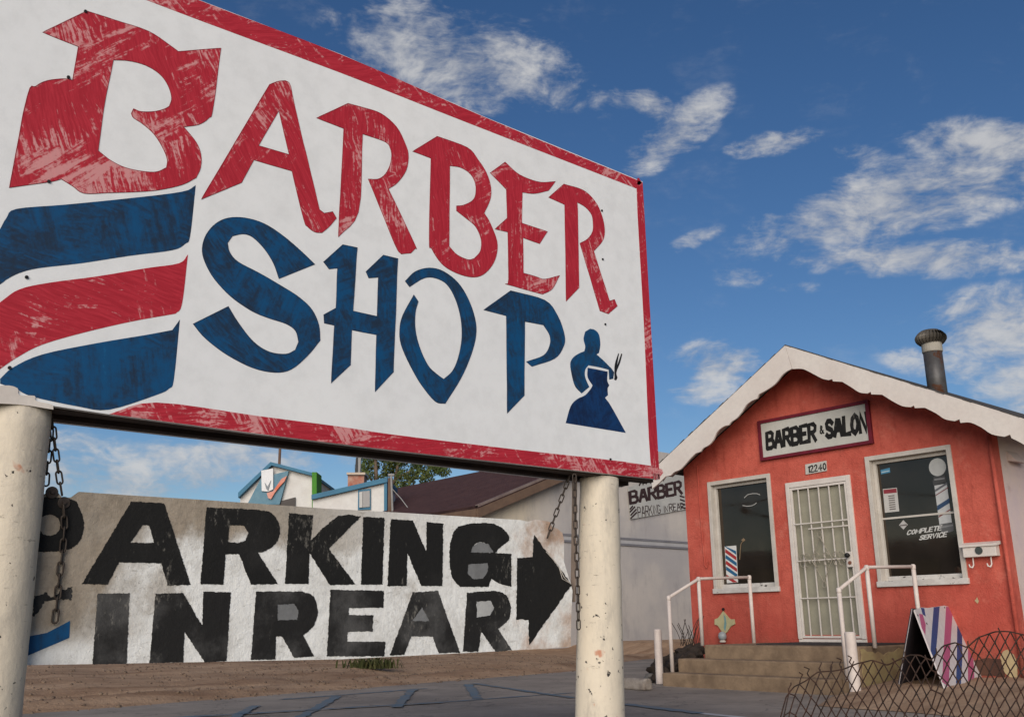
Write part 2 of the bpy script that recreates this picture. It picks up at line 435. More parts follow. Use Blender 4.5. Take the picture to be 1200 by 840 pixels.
def obj(name, vf, mat, parent=None, smooth=False, bev=0.0, label=None, loc=None):
    """link a mesh given in world coordinates under its parent"""
    vs, fs = vf
    org = worg(parent) if parent else Vector((0, 0, 0))
    if loc is not None: org = Vector(loc)
    me = bpy.data.meshes.new(name)
    me.from_pydata([tuple(Vector(v) - org) for v in vs], [], fs)
    bm = bmesh.new(); bm.from_mesh(me); bmesh.ops.recalc_face_normals(bm, faces=bm.faces) if not getattr(vf, 'keep', False) else None
    bm.to_mesh(me); bm.free()
    me.materials.append(mat)
    if smooth:
        for p in me.polygons: p.use_smooth = True
    o = bpy.data.objects.new(name, me); COL.objects.link(o); o.parent = parent
    if loc is not None: o.location = org - (worg(parent) if parent else Vector((0, 0, 0)))
    if bev:
        b = o.modifiers.new('bevel', 'BEVEL'); b.width = bev; b.segments = 2; b.limit_method = 'ANGLE'
    if label: o['label'] = label
    return o


def copy_of(o, parent, delta):
    c = o.copy(); COL.objects.link(c); c.parent = parent; c.location = o.location + Vector(delta); return c


def join(*parts):
    vs, fs = [], []
    for v, f in parts:
        n = len(vs); vs += [Vector(q) for q in v]; fs += [tuple(i + n for i in q) for q in f]
    return vs, fs


def box(a, b):
    (x0, y0, z0), (x1, y1, z1) = a, b
    vs = [(x, y, z) for x in (x0, x1) for y in (y0, y1) for z in (z0, z1)]
    return vs, [(0, 1, 3, 2), (4, 6, 7, 5), (0, 4, 5, 1), (2, 3, 7, 6), (0, 2, 6, 4), (1, 5, 7, 3)]


def prism(poly, off):
    """closed solid: polygon (world points) extruded by the vector off"""
    poly = [Vector(p) for p in poly]; off = Vector(off); n = len(poly)
    tri = tessellate_polygon([poly])
    vs = poly + [p + off for p in poly]
    fs = [tuple(t) for t in tri] + [tuple(i + n for i in reversed(t)) for t in tri]
    fs += [(i, (i + 1) % n, (i + 1) % n + n, i + n) for i in range(n)]
    return vs, fs


def plate(loops, off):
    """flat shape with holes (world point loops), raised along off, with side walls"""
    loops = [[Vector(p) for p in l] for l in loops]; off = Vector(off)
    tri = tessellate_polygon(loops)
    base = [p for l in loops for p in l]; n = len(base)
    vs = [p + off for p in base] + base
    fs = [tuple(t) for t in tri]
    k = 0
    for l in loops:
        c = len(l)
        fs += [(k + i, k + (i + 1) % c, k + (i + 1) % c + n, k + i + n) for i in range(c)]; k += c
    return vs, fs


def tube(pts, r, sides=8, closed=False, cap=True, radii=None):
    pts = [Vector(p) for p in pts]; n = len(pts); vs, fs = [], []
    prev = None
    for i, p in enumerate(pts):
        a = pts[(i - 1) % n] if (closed or i > 0) else p
        b = pts[(i + 1) % n] if (closed or i < n - 1) else p
        t = (b - a).normalized()
        if prev is None:
            q = Vector((0, 0, 1)) if abs(t.z) < .9 else Vector((1, 0, 0))
            u = t.cross(q).normalized()
        else:
            u = (prev - t * prev.dot(t)).normalized()
        prev = u; w = t.cross(u)
        k = 1.0
        if a != p and b != p:
            c = (p - a).normalized().dot((b - p).normalized()); k = min(1.35, 1 / max(.55, math.sqrt((1 + c) / 2)))
        rr = (radii[i] if radii else r) * (k if not radii else 1)
        for s in range(sides):
            an = 2 * math.pi * s / sides
            vs.append(p + u * math.cos(an) * rr + w * math.sin(an) * rr)
    m_ = n if closed else n - 1
    for i in range(m_):
        for s in range(sides):
            s2 = (s + 1) % sides; j = (i + 1) % n
            fs.append((i * sides + s, i * sides + s2, j * sides + s2, j * sides + s))
    if cap and not closed:
        fs.append(tuple(range(sides))[::-1]); fs.append(tuple((n - 1) * sides + s for s in range(sides)))
    return vs, fs


def lathe(c, prof, sides=24):
    """profile of (radius, z) turned about the vertical through c"""
    c = Vector(c); vs, fs = [], []
    for r, z in prof:
        for s in range(sides):
            a = 2 * math.pi * s / sides; vs.append(c + Vector((r * math.cos(a), r * math.sin(a), z)))
    for i in range(len(prof) - 1):
        for s in range(sides):
            s2 = (s + 1) % sides; fs.append((i * sides + s, i * sides + s2, (i + 1) * sides + s2, (i + 1) * sides + s))
    fs.append(tuple(range(sides))[::-1]); fs.append(tuple((len(prof) - 1) * sides + s for s in range(sides)))
    return vs, fs


def curvy(pts, lim=38, step=3):
    """closed outline: round the gentle turns, keep the sharp corners"""
    n = len(pts); P = [Vector((p[0], p[1])) for p in pts]; out = []
    def sharp(i):
        a = P[i] - P[i - 1]; b = P[(i + 1) % n] - P[i]
        if a.length < 1e-6 or b.length < 1e-6: return True
        return abs(math.degrees(a.angle(b))) > lim
    sh = [sharp(i) for i in range(n)]
    for i in range(n):
        p1, p2 = P[i], P[(i + 1) % n]
        p0 = P[i - 1] if not sh[i] else p1 * 2 - p2
        p3 = P[(i + 2) % n] if not sh[(i + 1) % n] else p2 * 2 - p1
        if sh[i] and sh[(i + 1) % n]: out.append(p1); continue
        for k in range(step):
            t = k / step; t2, t3 = t * t, t * t * t
            out.append(.5 * ((2 * p1) + (p2 - p0) * t + (2 * p0 - 5 * p1 + 4 * p2 - p3) * t2 + (3 * p1 - p0 - 3 * p2 + p3) * t3))
    return out


def ragged(pts, amp, step, seed):
    """resample a closed outline and jitter it, for paint edges on rough plaster"""
    rnd = random.Random(seed); out = []; n = len(pts)
    for i in range(n):
        a, b = Vector(pts[i]), Vector(pts[(i + 1) % n]); L = (b - a).length; k = max(1, int(L / step))
        nn = Vector((-(b - a).y, (b - a).x)).normalized() if L > 1e-9 else Vector((0, 0))
        for j in range(k):
            q = a + (b - a) * (j / k)
            s = (rnd.random() - .5) * 2 * amp + noise.noise(Vector((q.x * .18, q.y * .18, seed))) * amp * 1.2
            out.append(q + nn * s)
    return out


GLY = {
    'A': [[(0, 0), (.3, 1), (.4, 1), (.68, 0)], [(.12, .36), (.56, .36)]], 'B': [[(0, 0), (0, 1), (.45, 1), (.6, .88), (.58, .64), (.42, .53), (0, .53)], [(.42, .53), (.66, .4), (.66, .14), (.48, 0), (0, 0)]],
    'C': [[(.62, .8), (.45, 1), (.18, 1), (0, .78), (0, .22), (.18, 0), (.45, 0), (.62, .2)]], 'E': [[(.58, 1), (0, 1), (0, 0), (.6, 0)], [(0, .52), (.48, .52)]],
    'G': [[(.62, .82), (.42, 1), (.16, 1), (0, .75), (0, .25), (.16, 0), (.45, 0), (.62, .2), (.62, .48), (.36, .48)]], 'I': [[(.1, 0), (.1, 1)]],
    'K': [[(0, 0), (0, 1)], [(.6, 1), (.02, .45)], [(.2, .6), (.64, 0)]], 'L': [[(0, 1), (0, 0), (.56, 0)]], 'M': [[(0, 0), (.05, 1), (.38, .3), (.72, 1), (.78, 0)]],
    'N': [[(0, 0), (0, 1), (.56, 0), (.56, 1)]], 'O': [[(.3, 1), (.08, .85), (0, .5), (.08, .15), (.3, 0), (.52, .15), (.6, .5), (.52, .85), (.3, 1)]],
    'P': [[(0, 0), (0, 1), (.46, 1), (.62, .85), (.6, .6), (.44, .47), (0, .47)]], 'R': [[(0, 0), (0, 1), (.46, 1), (.62, .86), (.6, .62), (.44, .5), (0, .5)], [(.28, .5), (.64, 0)]],
    'S': [[(.6, .84), (.42, 1), (.16, 1), (.02, .84), (.06, .62), (.52, .4), (.6, .18), (.44, 0), (.16, 0), (0, .16)]], 'T': [[(0, 1), (.64, 1)], [(.32, 1), (.32, 0)]],
    'V': [[(0, 1), (.3, 0), (.62, 1)]], '&': [[(.66, 0), (.14, .72), (.24, 1), (.42, .9), (.4, .7), (.06, .36), (.08, .08), (.3, 0), (.6, .36)]],
    '1': [[(.08, .8), (.24, 1), (.24, 0)]], '2': [[(.04, .8), (.2, 1), (.44, .98), (.54, .76), (.4, .46), (.02, 0), (.6, 0)]], '4': [[(.46, 0), (.46, 1), (.02, .32), (.66, .32)]],
    '0': [[(.3, 1), (.08, .84), (.02, .5), (.08, .16), (.3, 0), (.5, .16), (.56, .5), (.5, .84), (.3, 1)]], ' ': [], "'": [[(.05, 1), (.05, .8)]]}


def ribbon(pl, w):
    """flat stroke with square ends along a 2D polyline"""
    n = len(pl); L, Rr = [], []
    P = [Vector(p) for p in pl]
    for i in range(n):
        a = P[i - 1] if i else P[i]; b = P[i + 1] if i < n - 1 else P[i]
        t = (b - a).normalized(); nn = Vector((-t.y, t.x)); p = P[i].copy()
        if i == 0: p -= t * w * .35
        if i == n - 1: p += t * w * .35
        k = 1
        if 0 < i < n - 1:
            c = (P[i] - P[i - 1]).normalized().dot((P[i + 1] - P[i]).normalized()); k = min(1.5, 1 / max(.5, math.sqrt(max(0, (1 + c) / 2))))
        L.append(p + nn * w * .5 * k); Rr.append(p - nn * w * .5 * k)
    return L, Rr


def glyph(ch, x, sc, w, to3, lift, wob=0, rnd=None):
    """strokes of one letter mapped by to3(u, v) and lifted along the vector lift; each stroke a hair above the last"""
    vs, fs = [], []
    for k, pl in enumerate(GLY[ch]):
        pl = [(x + px * sc + (rnd.uniform(-wob, wob) if rnd else 0), py + (rnd.uniform(-wob, wob) if rnd else 0)) for px, py in pl]
        L, Rr = ribbon(pl, w); off = Vector(lift) * (1 + .35 * k)
        for i in range(len(L) - 1):
            n = len(vs); e = off * (1 + .02 * i)
            vs += [to3(*L[i]) + e, to3(*L[i + 1]) + e, to3(*Rr[i + 1]) + e, to3(*Rr[i]) + e]; fs.append((n, n + 1, n + 2, n + 3))
    return vs, fs


def quadmap(tl, tr, br, bl):
    tl, tr, br, bl = map(Vector, (tl, tr, br, bl))
    return lambda u, v: (bl * (1 - u) + br * u) * (1 - v) + (tl * (1 - u) + tr * u) * v


# ------------------------------------------------------------------ the ground
EDGE = [(-8.6, -14.0), (-9.7, -4.0), (-10.62, 2.7), (-11.36, 6.6), (-12.54, 11.8), (-14.5, 15.0), (-15.2, 16.6), (-14.6, 17.4), (-12, 18.2), (-5, 19), (40, 26)]


def edge_x(y):
    for (x0, y0), (x1, y1) in zip(EDGE, EDGE[1:]):
        if y <= y1 or (x1, y1) == EDGE[-1]:
            return x0 + (x1 - x0) * (y - y0) / (y1 - y0)


def gz(x, y):
    """height of the dirt: level with the parking lot at its edge, rising beyond"""
    s = edge_x(max(-14, min(26, y))) - x
    if s < -.25: return -.03
    t = max(0, min(1, s / 7.0)); z = .30 * t * t * (3 - 2 * t)
    lip = .085 * math.exp(-((s - .45) / .3) ** 2)
    rut = -.075 * math.exp(-((s - 1.5 - .3 * math.sin(y * .8)) / .35) ** 2)
    n = noise.fractal(Vector((x * .9, y * .9, 0)), 1, 2, 4) * .03 + noise.noise(Vector((x * 4, y * 4, 3))) * .012
    k = max(0, min(1, (s + .25) / .4))
    return -.03 * (1 - k) + (z + lip + rut + n + .012) * k


def axis(a, b, fine0, fine1, fs, grow=1.35):
    xs = []; x = fine0
    while x < fine1: xs.append(x); x += fs
    st = fs
    while x < b: xs.append(x); x += st; st *= grow
    xs.append(b); x = fine0; st = fs
    while x > a: st *= grow; x -= st; xs.insert(0, max(a, x))
    return xs


def build_ground():
    xs = axis(-900, 900, -20, -7, .13); ys = axis(-900, 900, -1, 22, .16)
    vs = [(x, y, gz(x, y)) for x in xs for y in ys]; ny = len(ys)
    fs = [(i * ny + j, (i + 1) * ny + j, (i + 1) * ny + j + 1, i * ny + j + 1) for i in range(len(xs) - 1) for j in range(ny - 1)]
    tag(obj('ground', (vs, fs), M['dirt'], smooth=True), kind='structure')
    rim = []
    for (x0, y0), (x1, y1) in zip(EDGE, EDGE[1:]):
        k = max(1, int(math.hypot(y1 - y0, x1 - x0) / .25))
        for j in range(k):
            y = y0 + (y1 - y0) * j / k; x = x0 + (x1 - x0) * j / k
            rim.append((x + noise.noise(Vector((0, y * 1.1, 5))) * .16 + noise.noise(Vector((9, y * 5, 5))) * .05, y, .004))
    far = [(EDGE[-1][0], EDGE[-1][1], .004), (60, 26, .004), (60, -14, .004)]
    poly = [Vector(p) for p in rim + far]
    tri = tessellate_polygon([poly])
    tag(obj('parking_lot', (poly, [tuple(t) for t in tri]), M['asphalt']), kind='structure')


build_ground()


def line_strip(p, q, w, mat, name):
    a, b = on(*p, 2, .008), on(*q, 2, .008); t = (b - a).normalized(); n = Vector((-t.y, t.x, 0)) * w / 2
    tag(obj(name, ([a - n, b - n, b + n, a + n], [(0, 1, 2, 3)]), mat), kind='structure')


for k, (p, q, w) in enumerate([((330, 819), (500, 806), .10), ((555, 800), (672, 817), .10), ((484, 807), (464, 828), .11), ((548, 801), (560, 818), .12), ((396, 815), (350, 840), .11),
                               ((170, 842), (520, 822), .09), ((520, 822), (671, 811), .08), ((732, 824), (820, 835), .13), ((300, 826), (270, 842), .10)]):
    a, b = on(*p, 2, .008 + .004 * (k % 3)), on(*q, 2, .008 + .004 * (k % 3)); t = (b - a).normalized(); n = Vector((-t.y, t.x, 0)) * w / 2
    rg_ = [Vector((q.x, q.y, a.z)) for q in ragged([(w_.x * 20, w_.y * 20) for w_ in (a - n, b - n, b + n, a + n)], .35, 1.2, k)]
    for q in rg_: q.x /= 20; q.y /= 20
    tag(obj('painted_line', (rg_, [tuple(t) for t in tessellate_polygon([rg_])]), M['blue_line']), kind='structure')
line_strip((821, 835), (900, 843), .10, M['white_line'], 'painted_line')

# ------------------------------------------------------------------ the big barber sign
XS, XB = -3.946, -4.25                     # face and back of the sign


def sp(px, py, dx=0.0): return on(px, py, 0, XS + dx)


SIGN = empty('barber_shop_sign', (-4.1, 2.0, 1.63), 'big white hand-painted board reading BARBER SHOP in red and blue, raised on two round posts', 'sign')
face_top = [(-160, -190), (60, -70), (230, -1), (400, 64), (570, 138), (753, 213)]
face_bot = [(773, 561.7), (620, 545), (460, 527.5), (300, 508), (126, 485), (0, 466), (-160, 446)]
out = [sp(*p) for p in face_top] + [sp(*p) for p in face_bot]
obj('board', prism(out, (-.03, 0, 0)), M['sign_white'], SIGN)
y0, y1 = out[-1].y, sp(773, 561.7).y; zb, zt = 1.632, 3.66
obj('steel_frame', join(box((XB, y0, zb + .0), (XB + .06, y1 - .02, zb + .10)), box((XS - .11, y0, zb - .004), (XS - .035, y1 - .02, zb + .07)), box((XB + .065, y0, zb + .02), (XS - .115, y1 - .02, zb + .05)),
                        box((XB, y1 - .07, zb + .105), (XS - .035, y1 - .03, zt - .04)), box((XB, y0, zt - .10), (XS - .035, y1 - .02, zt - .05))), M['dark_steel'], SIGN)
obj('back_board', box((XB - .03, y0, zb), (XB - .003, y1, zt)), M['sign_white'], SIGN)


def shape(name, loops, mat, z0=.0, th=.001, label=None, step=4, lim=38, line=None):
    L = [[sp(q.x, q.y, z0) for q in curvy(l, lim, step)] for l in loops]
    o = obj(name, plate(L, (th, 0, 0)), mat, SIGN, label=label)
    if line:                                             # the thin brush line the painter drew round each letter first
        tb = []
        for l in L:
            pts = []
            for i, p in enumerate(l):
                q = l[(i + 1) % len(l)]; k = max(1, int((q - p).length / .02))
                for j in range(k):
                    a = p + (q - p) * (j / k); w = noise.noise(a * 9) * .0016
                    pts.append(a + Vector((.0006, w, w)))
            tb.append(tube(pts, .0017, 4, closed=True))
        obj('outline', join(*tb), line, o)
    return o


def tr(pts, k, ox, oy): return [(ox + x / k, oy + y / k) for x, y in pts]


LET = [
    ('red', 1.25, [tr([(150, 115), (305, 40), (400, 70), (520, 110), (590, 155), (628, 182), (777, 170), (748, 385), (735, 415), (700, 438), (645, 447), (690, 500), (707, 545), (705, 590), (690, 625), (640, 650), (560, 668), (480, 675), (380, 678), (295, 680), (255, 655), (215, 630), (175, 640), (33, 660), (95, 340), (125, 305), (165, 285), (225, 278), (255, 283), (275, 165)], 3, 0, 0),
                   tr([(398, 212), (450, 215), (510, 230), (560, 260), (590, 300), (603, 345), (595, 375), (575, 385), (540, 393), (495, 393), (470, 383), (462, 400), (470, 415), (500, 435), (540, 470), (570, 515), (588, 560), (585, 590), (550, 605), (500, 603), (440, 590), (390, 565), (345, 530), (365, 380)], 3, 0, 0)], 'large ornate red letter B with brushed streaks'),
    ('red', 1.0, [tr([(125, 608), (405, 138), (440, 125), (470, 122), (490, 140), (510, 230), (610, 650), (630, 665), (665, 658), (680, 685), (650, 720), (620, 745), (590, 742), (560, 720), (545, 690), (498, 492), (340, 447), (290, 540)], 3.5, 200, 60), tr([(443, 245), (360, 388), (485, 425)], 3.5, 200, 60)], 'red letter A'),
    ('red', 1.5, [tr([(598, 275), (727, 215), (790, 232), (865, 258), (925, 310), (962, 380), (975, 430), (965, 490), (930, 540), (893, 565), (1000, 790), (1005, 808), (985, 828), (945, 832), (918, 790), (810, 525), (850, 525), (880, 505), (900, 465), (905, 420), (895, 385), (870, 368), (787, 340), (785, 400), (770, 660), (687, 762), (710, 318)], 3.5, 200, 60)], 'first red letter R'),
    ('red', 1.4, [tr([(82, 132), (183, 70), (305, 115), (350, 165), (385, 220), (403, 280), (400, 330), (375, 385), (400, 425), (428, 500), (425, 560), (400, 610), (360, 642), (310, 645), (250, 625), (200, 590), (160, 530), (150, 490), (157, 160)], 3.5, 460, 140), tr([(235, 190), (280, 198), (320, 225), (340, 265), (340, 310), (325, 335), (290, 352), (262, 355), (262, 375), (300, 405), (340, 440), (362, 490), (360, 540), (335, 570), (310, 575), (265, 555), (232, 520)], 3.5, 460, 140)], 'second red letter B'),
    ('red', 1.6, [tr([(400, 220), (462, 175), (510, 220), (560, 245), (610, 258), (668, 255), (640, 292), (580, 305), (532, 300), (530, 425), (635, 460), (603, 510), (535, 485), (537, 630), (590, 645), (625, 655), (685, 640), (655, 695), (615, 717), (462, 675), (475, 655), (472, 462), (420, 450), (470, 405), (466, 288)], 3.5, 460, 140)], 'red letter E'),
    ('red', 1.3, [tr([(640, 320), (703, 265), (780, 290), (830, 335), (860, 400), (870, 460), (860, 500), (825, 540), (890, 745), (910, 738), (922, 765), (885, 797), (850, 785), (768, 508), (800, 490), (820, 460), (822, 425), (815, 390), (790, 360), (757, 340), (760, 400), (765, 690), (712, 745), (705, 350)], 3.5, 460, 140)], 'last red letter R'),
    ('blu', .8, [tr([(525, 248), (395, 300), (375, 245), (340, 190), (300, 150), (265, 138), (225, 145), (207, 170), (215, 205), (245, 240), (320, 280), (400, 325), (470, 370), (515, 415), (540, 470), (545, 525), (500, 580), (440, 630), (380, 642), (300, 625), (210, 580), (130, 520), (83, 465), (210, 402), (245, 460), (300, 530), (360, 568), (420, 575), (455, 560), (467, 530), (455, 490), (420, 465), (360, 445), (290, 415), (220, 365), (160, 300), (125, 240), (115, 190), (130, 140), (165, 100), (210, 80), (270, 80), (340, 100), (410, 145), (480, 205)], 3.111, 200, 230)], 'blue letter S'),
    ('blu', 1.5, [tr([(557, 240), (627, 177), (680, 188), (665, 418), (752, 438), (757, 295), (722, 298), (712, 275), (775, 215), (828, 228), (812, 640), (745, 712), (750, 505), (660, 487), (655, 615), (585, 680), (597, 470), (560, 462), (558, 432), (602, 408), (608, 262), (577, 265)], 3.111, 200, 230)], 'blue letter H'),
    ('blu', 1.2, [tr([(45, 88), (80, 55), (130, 42), (180, 55), (230, 95), (265, 150), (290, 220), (293, 280), (275, 350), (240, 430), (185, 518), (150, 510), (100, 450), (60, 380), (30, 310), (25, 260), (35, 210), (75, 137), (90, 160), (80, 200), (80, 260), (95, 320), (125, 385), (155, 415), (180, 433), (210, 405), (230, 360), (243, 290), (240, 220), (220, 150), (190, 100), (150, 78), (110, 78), (60, 108)], 3, 460, 300)], 'blue letter O broken at its upper left'),
    ('blu', 1.4, [tr([(320, 190), (415, 122), (535, 155), (580, 210), (605, 280), (600, 320), (570, 360), (490, 388), (470, 372), (530, 350), (552, 315), (552, 280), (530, 243), (465, 230), (463, 490), (403, 552), (400, 210)], 3, 460, 300)], 'blue letter P'),
]
LINE_R, LINE_B = flat('red_outline', (.21, .012, .022)), flat('blue_outline', (.006, .018, .05))
for k, (c, ang, loops, lab) in enumerate(LET):
    shape('letter', loops, red(ang, .9 if k == 0 else .55) if c == 'red' else blu(ang), label=lab, line=LINE_R if c == 'red' else LINE_B)
shape('stripe', [tr([(602, 45), (585, 200), (570, 225), (530, 245), (400, 262), (250, 285), (120, 300), (60, 315), (20, 335), (0, 350), (-120, 430), (-300, 640), (-300, 420), (-120, 215), (0, 180), (20, 145), (50, 118), (200, 105), (400, 85), (560, 65)], 2.625, 0, 200)], blu(.15), label='upper blue stripe of the waving flag')
shape('stripe', [tr([(578, 258), (560, 410), (540, 440), (400, 465), (250, 500), (130, 535), (60, 570), (0, 610), (-150, 720), (-300, 800), (-300, 640), (-150, 520), (0, 405), (60, 365), (150, 345), (300, 325), (450, 300), (550, 285)], 2.625, 0, 200)], red(.15, -.25), label='red stripe of the waving flag')
shape('stripe', [tr([(553, 458), (535, 640), (520, 670), (480, 690), (335, 735), (240, 725), (100, 695), (50, 672), (0, 655), (0, 640), (40, 605), (130, 565), (300, 530), (450, 505), (530, 490)], 2.625, 0, 200)], blu(.3), label='lower blue stripe of the waving flag')
# red border, four brushed strips
shape('border', [[(-140, -180), (60, -69.5), (230, -.5), (400, 64.5), (570, 138.5), (752.5, 213.6), (745.5, 221), (540, 141), (400, 86), (173, 1), (60, -48), (-140, -150)]], red(-.45, .75), lim=60)
shape('border', [[(753, 214.2), (773, 561.2), (762.6, 545), (754.5, 380), (746, 221.6)]], red(1.5, .75), lim=60)
shape('border', [[(773, 561.6), (620, 544.8), (460, 527.3), (300, 507.6), (128, 485), (183, 471.5), (300, 487), (400, 500), (460, 509), (600, 526), (762.4, 545.6)]], red(-.12, .9), lim=60)
obj('paint_drip', plate([[sp(q.x, q.y, 0) for q in curvy([(-40, 462), (2, 452), (20, 455), (22, 463), (40, 464), (42, 470), (60, 474), (62, 480), (20, 474), (-40, 472)], 80)]], (.006, 0, 0)), M['white_paint'], SIGN)
# the barber and his customer
z3 = lambda p: tr(p, 5.25, 640, 360)
shape('barber_figure', [z3([(235, 270), (240, 240), (230, 195), (240, 150), (270, 132), (300, 140), (325, 170), (333, 230), (325, 280), (310, 290), (350, 325), (385, 360), (400, 375), (418, 400), (412, 440), (388, 445), (384, 384), (330, 370), (260, 357), (240, 385), (240, 430), (265, 490), (218, 530), (180, 490), (160, 430), (148, 350), (165, 310), (200, 285)])], blu(.9))
shape('customer_figure', [z3([(255, 372), (310, 382), (378, 396), (376, 450), (388, 480), (378, 500), (380, 540), (362, 556), (400, 610), (490, 772), (120, 712), (150, 610), (190, 565), (240, 540), (275, 500), (285, 480), (255, 430)])], brush('blue_deep_paint', 1.4, (.004, .035, .12), (.004, .014, .05), BLU_P, .5, True))
shape('scissors', [z3([(420, 405), (422, 350), (444, 282), (448, 285), (436, 360), (462, 284), (468, 288), (455, 340), (432, 400), (438, 432), (430, 450), (418, 446), (420, 430)])], M['black'])
for px, py in [(100, 14), (80, 91), (57, 213), (31, 325), (11, 431), (705, 247), (706, 304), (709, 380), (715, 538)]:
    c = sp(px, py); obj('screw', tube([c + Vector((-.01, 0, 0)), c + Vector((.006, 0, 0))], .007, 8), M['black'], SIGN)

# ------------------------------------------------------------------ the two posts
XP = -4.07


def post(pxl, pxr, label):
    """round post through measured silhouette points ((x, y) at the top, (x, y) lower down)"""
    def side(p):
        q = on(*p, 0, XP); v = Vector((q.x, q.y, 0)).normalized(); return q, abs(v.x)
    (a, ca), (b, cb) = side(pxl[0]), side(pxr[0]); (c, cc), (d, cd) = side(pxl[1]), side(pxr[1])
    r1 = (b.y - a.y) / 2 * (ca + cb) / 2; r0 = (d.y - c.y) / 2 * (cc + cd) / 2
    y1_, z1_ = (a.y + b.y) / 2, 1.628; y0_, z0_ = (c.y + d.y) / 2, (c.z + d.z) / 2
    k = (0 - 1.6) / (z0_ - 1.6); rb = r1 + (r0 - r1) * k; yb = y1_ + (y0_ - y1_) * k
    n = 22; pts = [(XP, yb + (y1_ - yb) * i / n, -.15 + (z1_ + .15) * i / n) for i in range(n + 1)]
    rad = [rb + (r1 - rb) * i / n + noise.noise(Vector((yb, 0, i * .6))) * .003 for i in range(n + 1)]
    o = obj('sign_post', tube(pts, 1, 40, radii=rad), M['post'], smooth=True, loc=(XP, yb, 0))
    tag(o, label, 'post', 'round posts holding up the barber shop sign'); return o, y1_, r1, yb, rb


PR, yR, rR, yRb, rRb = post(((679, 562), (672, 840)), ((724.5, 562), (731.5, 840)), 'cream painted round post under the right end of the big sign, beside the black arrow')
PL, yL, rL, yLb, rLb = post(((-33, 540), (-66, 840)), ((54, 540), (26, 840)), 'cream painted round post with dark chips under the left, striped end of the big sign')
ch = on(672, 570, 0, XP - .01); cl = on(673, 740, 0, XP - .01)
obj('bracket', tube([on(673.5, 559, 0, XP - .05), on(671.5, 705, 0, XP - .05)], .020, 4), mottled('old_timber', (.20, .15, .12), (.13, .10, .08), 4), PR)

# ------------------------------------------------------------------ the hanging parking board
XK = -4.09; PK_T = .02


def pk(px, py, dx=0.0): return on(px, py, 0, XK + dx)


yPL = yL + rL + .01
PARK = empty('parking_board', (XK, .9, .66), 'worn white board lettered PARKING IN REAR with black arrow, hung below the big sign', 'sign')
edge = [(62, 573), (68, 577), (73, 583), (84, 582.5), (93, 576), (150, 580), (240, 585.5), (380, 595.5), (470, 600.5), (560, 606), (610, 609), (619, 611), (628, 608.5), (644, 611), (647, 617), (653, 619), (659, 624), (661, 633), (661, 658), (664, 668), (669, 684), (671, 692), (669.5, 720), (669, 757.5), (560, 764), (400, 772), (200, 776), (32, 779)]
pts = [pk(*p) for p in edge]
pts = [pk(52, 579)] + pts + [Vector((XK, pts[-1].y - .02, pts[-1].z))]
pts = [p if p.y > yPL - .4 else Vector((XK, yPL - .4, p.z)) for p in pts]
obj('panel', prism(pts, (-PK_T, 0, 0)), M['parking'], PARK)
A7 = lambda p: tr(p, 2.8, 0, 540)
A8 = lambda p: tr(p, 2.8, 380, 540)


def circ(cx, cy, rx, ry, n=14): return [(cx + rx * math.cos(2 * math.pi * i / n), cy + ry * math.sin(2 * math.pi * i / n)) for i in range(n)]


PL_ = [
    ('b', [A7([(60, 118), (225, 122), (258, 150), (276, 200), (265, 255), (235, 285), (180, 297), (110, 297), (110, 410), (60, 410)]), A7(circ(162, 210, 36, 35))], 'black letter P partly behind the post'),
    ('b', [A7([(430, 133), (538, 138), (625, 405), (550, 408), (528, 335), (390, 332), (352, 405), (268, 403)]), A7([(468, 210), (490, 212), (505, 268), (428, 268)])], None),
    ('b', [A7([(677, 152), (850, 160), (895, 175), (915, 205), (918, 235), (905, 270), (870, 295), (845, 300), (912, 403), (823, 405), (785, 305), (740, 305), (733, 405), (658, 403)]), A7([(752, 210), (800, 212), (815, 235), (805, 260), (780, 268), (748, 265)])], None),
    ('b', [A7([(948, 170), (1027, 178), (1018, 262), (1108, 180), (1184, 182), (1078, 287), (1166, 405), (1082, 407), (1015, 300), (1012, 403), (935, 403)])], None),
    ('b', [A8([(128, 183), (197, 187), (190, 405), (120, 405)])], None),
    ('b', [A8([(218, 190), (290, 195), (335, 300), (335, 200), (390, 205), (387, 410), (318, 410), (272, 300), (270, 410), (207, 410)])], None),
    ('b', [A8([(440, 215), (500, 203), (560, 207), (600, 235), (607, 260), (575, 285), (560, 302), (613, 305), (613, 412), (570, 400), (548, 385), (538, 412), (445, 412), (418, 380), (410, 300), (420, 245)]), A8([(480, 300), (487, 280), (510, 266), (538, 272), (556, 300)]), A8([(472, 338), (535, 335), (537, 360), (520, 385), (490, 388), (470, 370)])], None),
    ('w', [A7([(320, 435), (425, 433), (415, 665), (303, 667)])], None),
    ('w', [A7([(510, 435), (600, 432), (663, 540), (667, 428), (757, 430), (743, 655), (672, 660), (605, 560), (600, 660), (490, 662)])], None),
    ('w', [A7([(840, 428), (990, 428), (1030, 445), (1043, 490), (1030, 540), (995, 570), (1030, 640), (965, 645), (925, 575), (905, 575), (903, 650), (823, 652)]), A7([(910, 470), (965, 468), (978, 490), (975, 520), (910, 522)])], None),
    ('w', [A8([(20, 422), (195, 425), (193, 480), (80, 482), (80, 505), (160, 505), (158, 558), (75, 560), (75, 592), (200, 592), (197, 640), (8, 640)])], None),
    ('w', [A8([(290, 430), (372, 425), (445, 628), (375, 630), (355, 575), (285, 575), (262, 635), (215, 637)]), A8([(320, 478), (345, 525), (288, 525)])], None),
    ('w', [A8([(468, 432), (560, 425), (598, 440), (612, 480), (605, 520), (570, 550), (615, 620), (562, 625), (515, 560), (505, 625), (455, 625)]), A8([(498, 460), (545, 458), (557, 480), (545, 505), (500, 513)])], None),
]
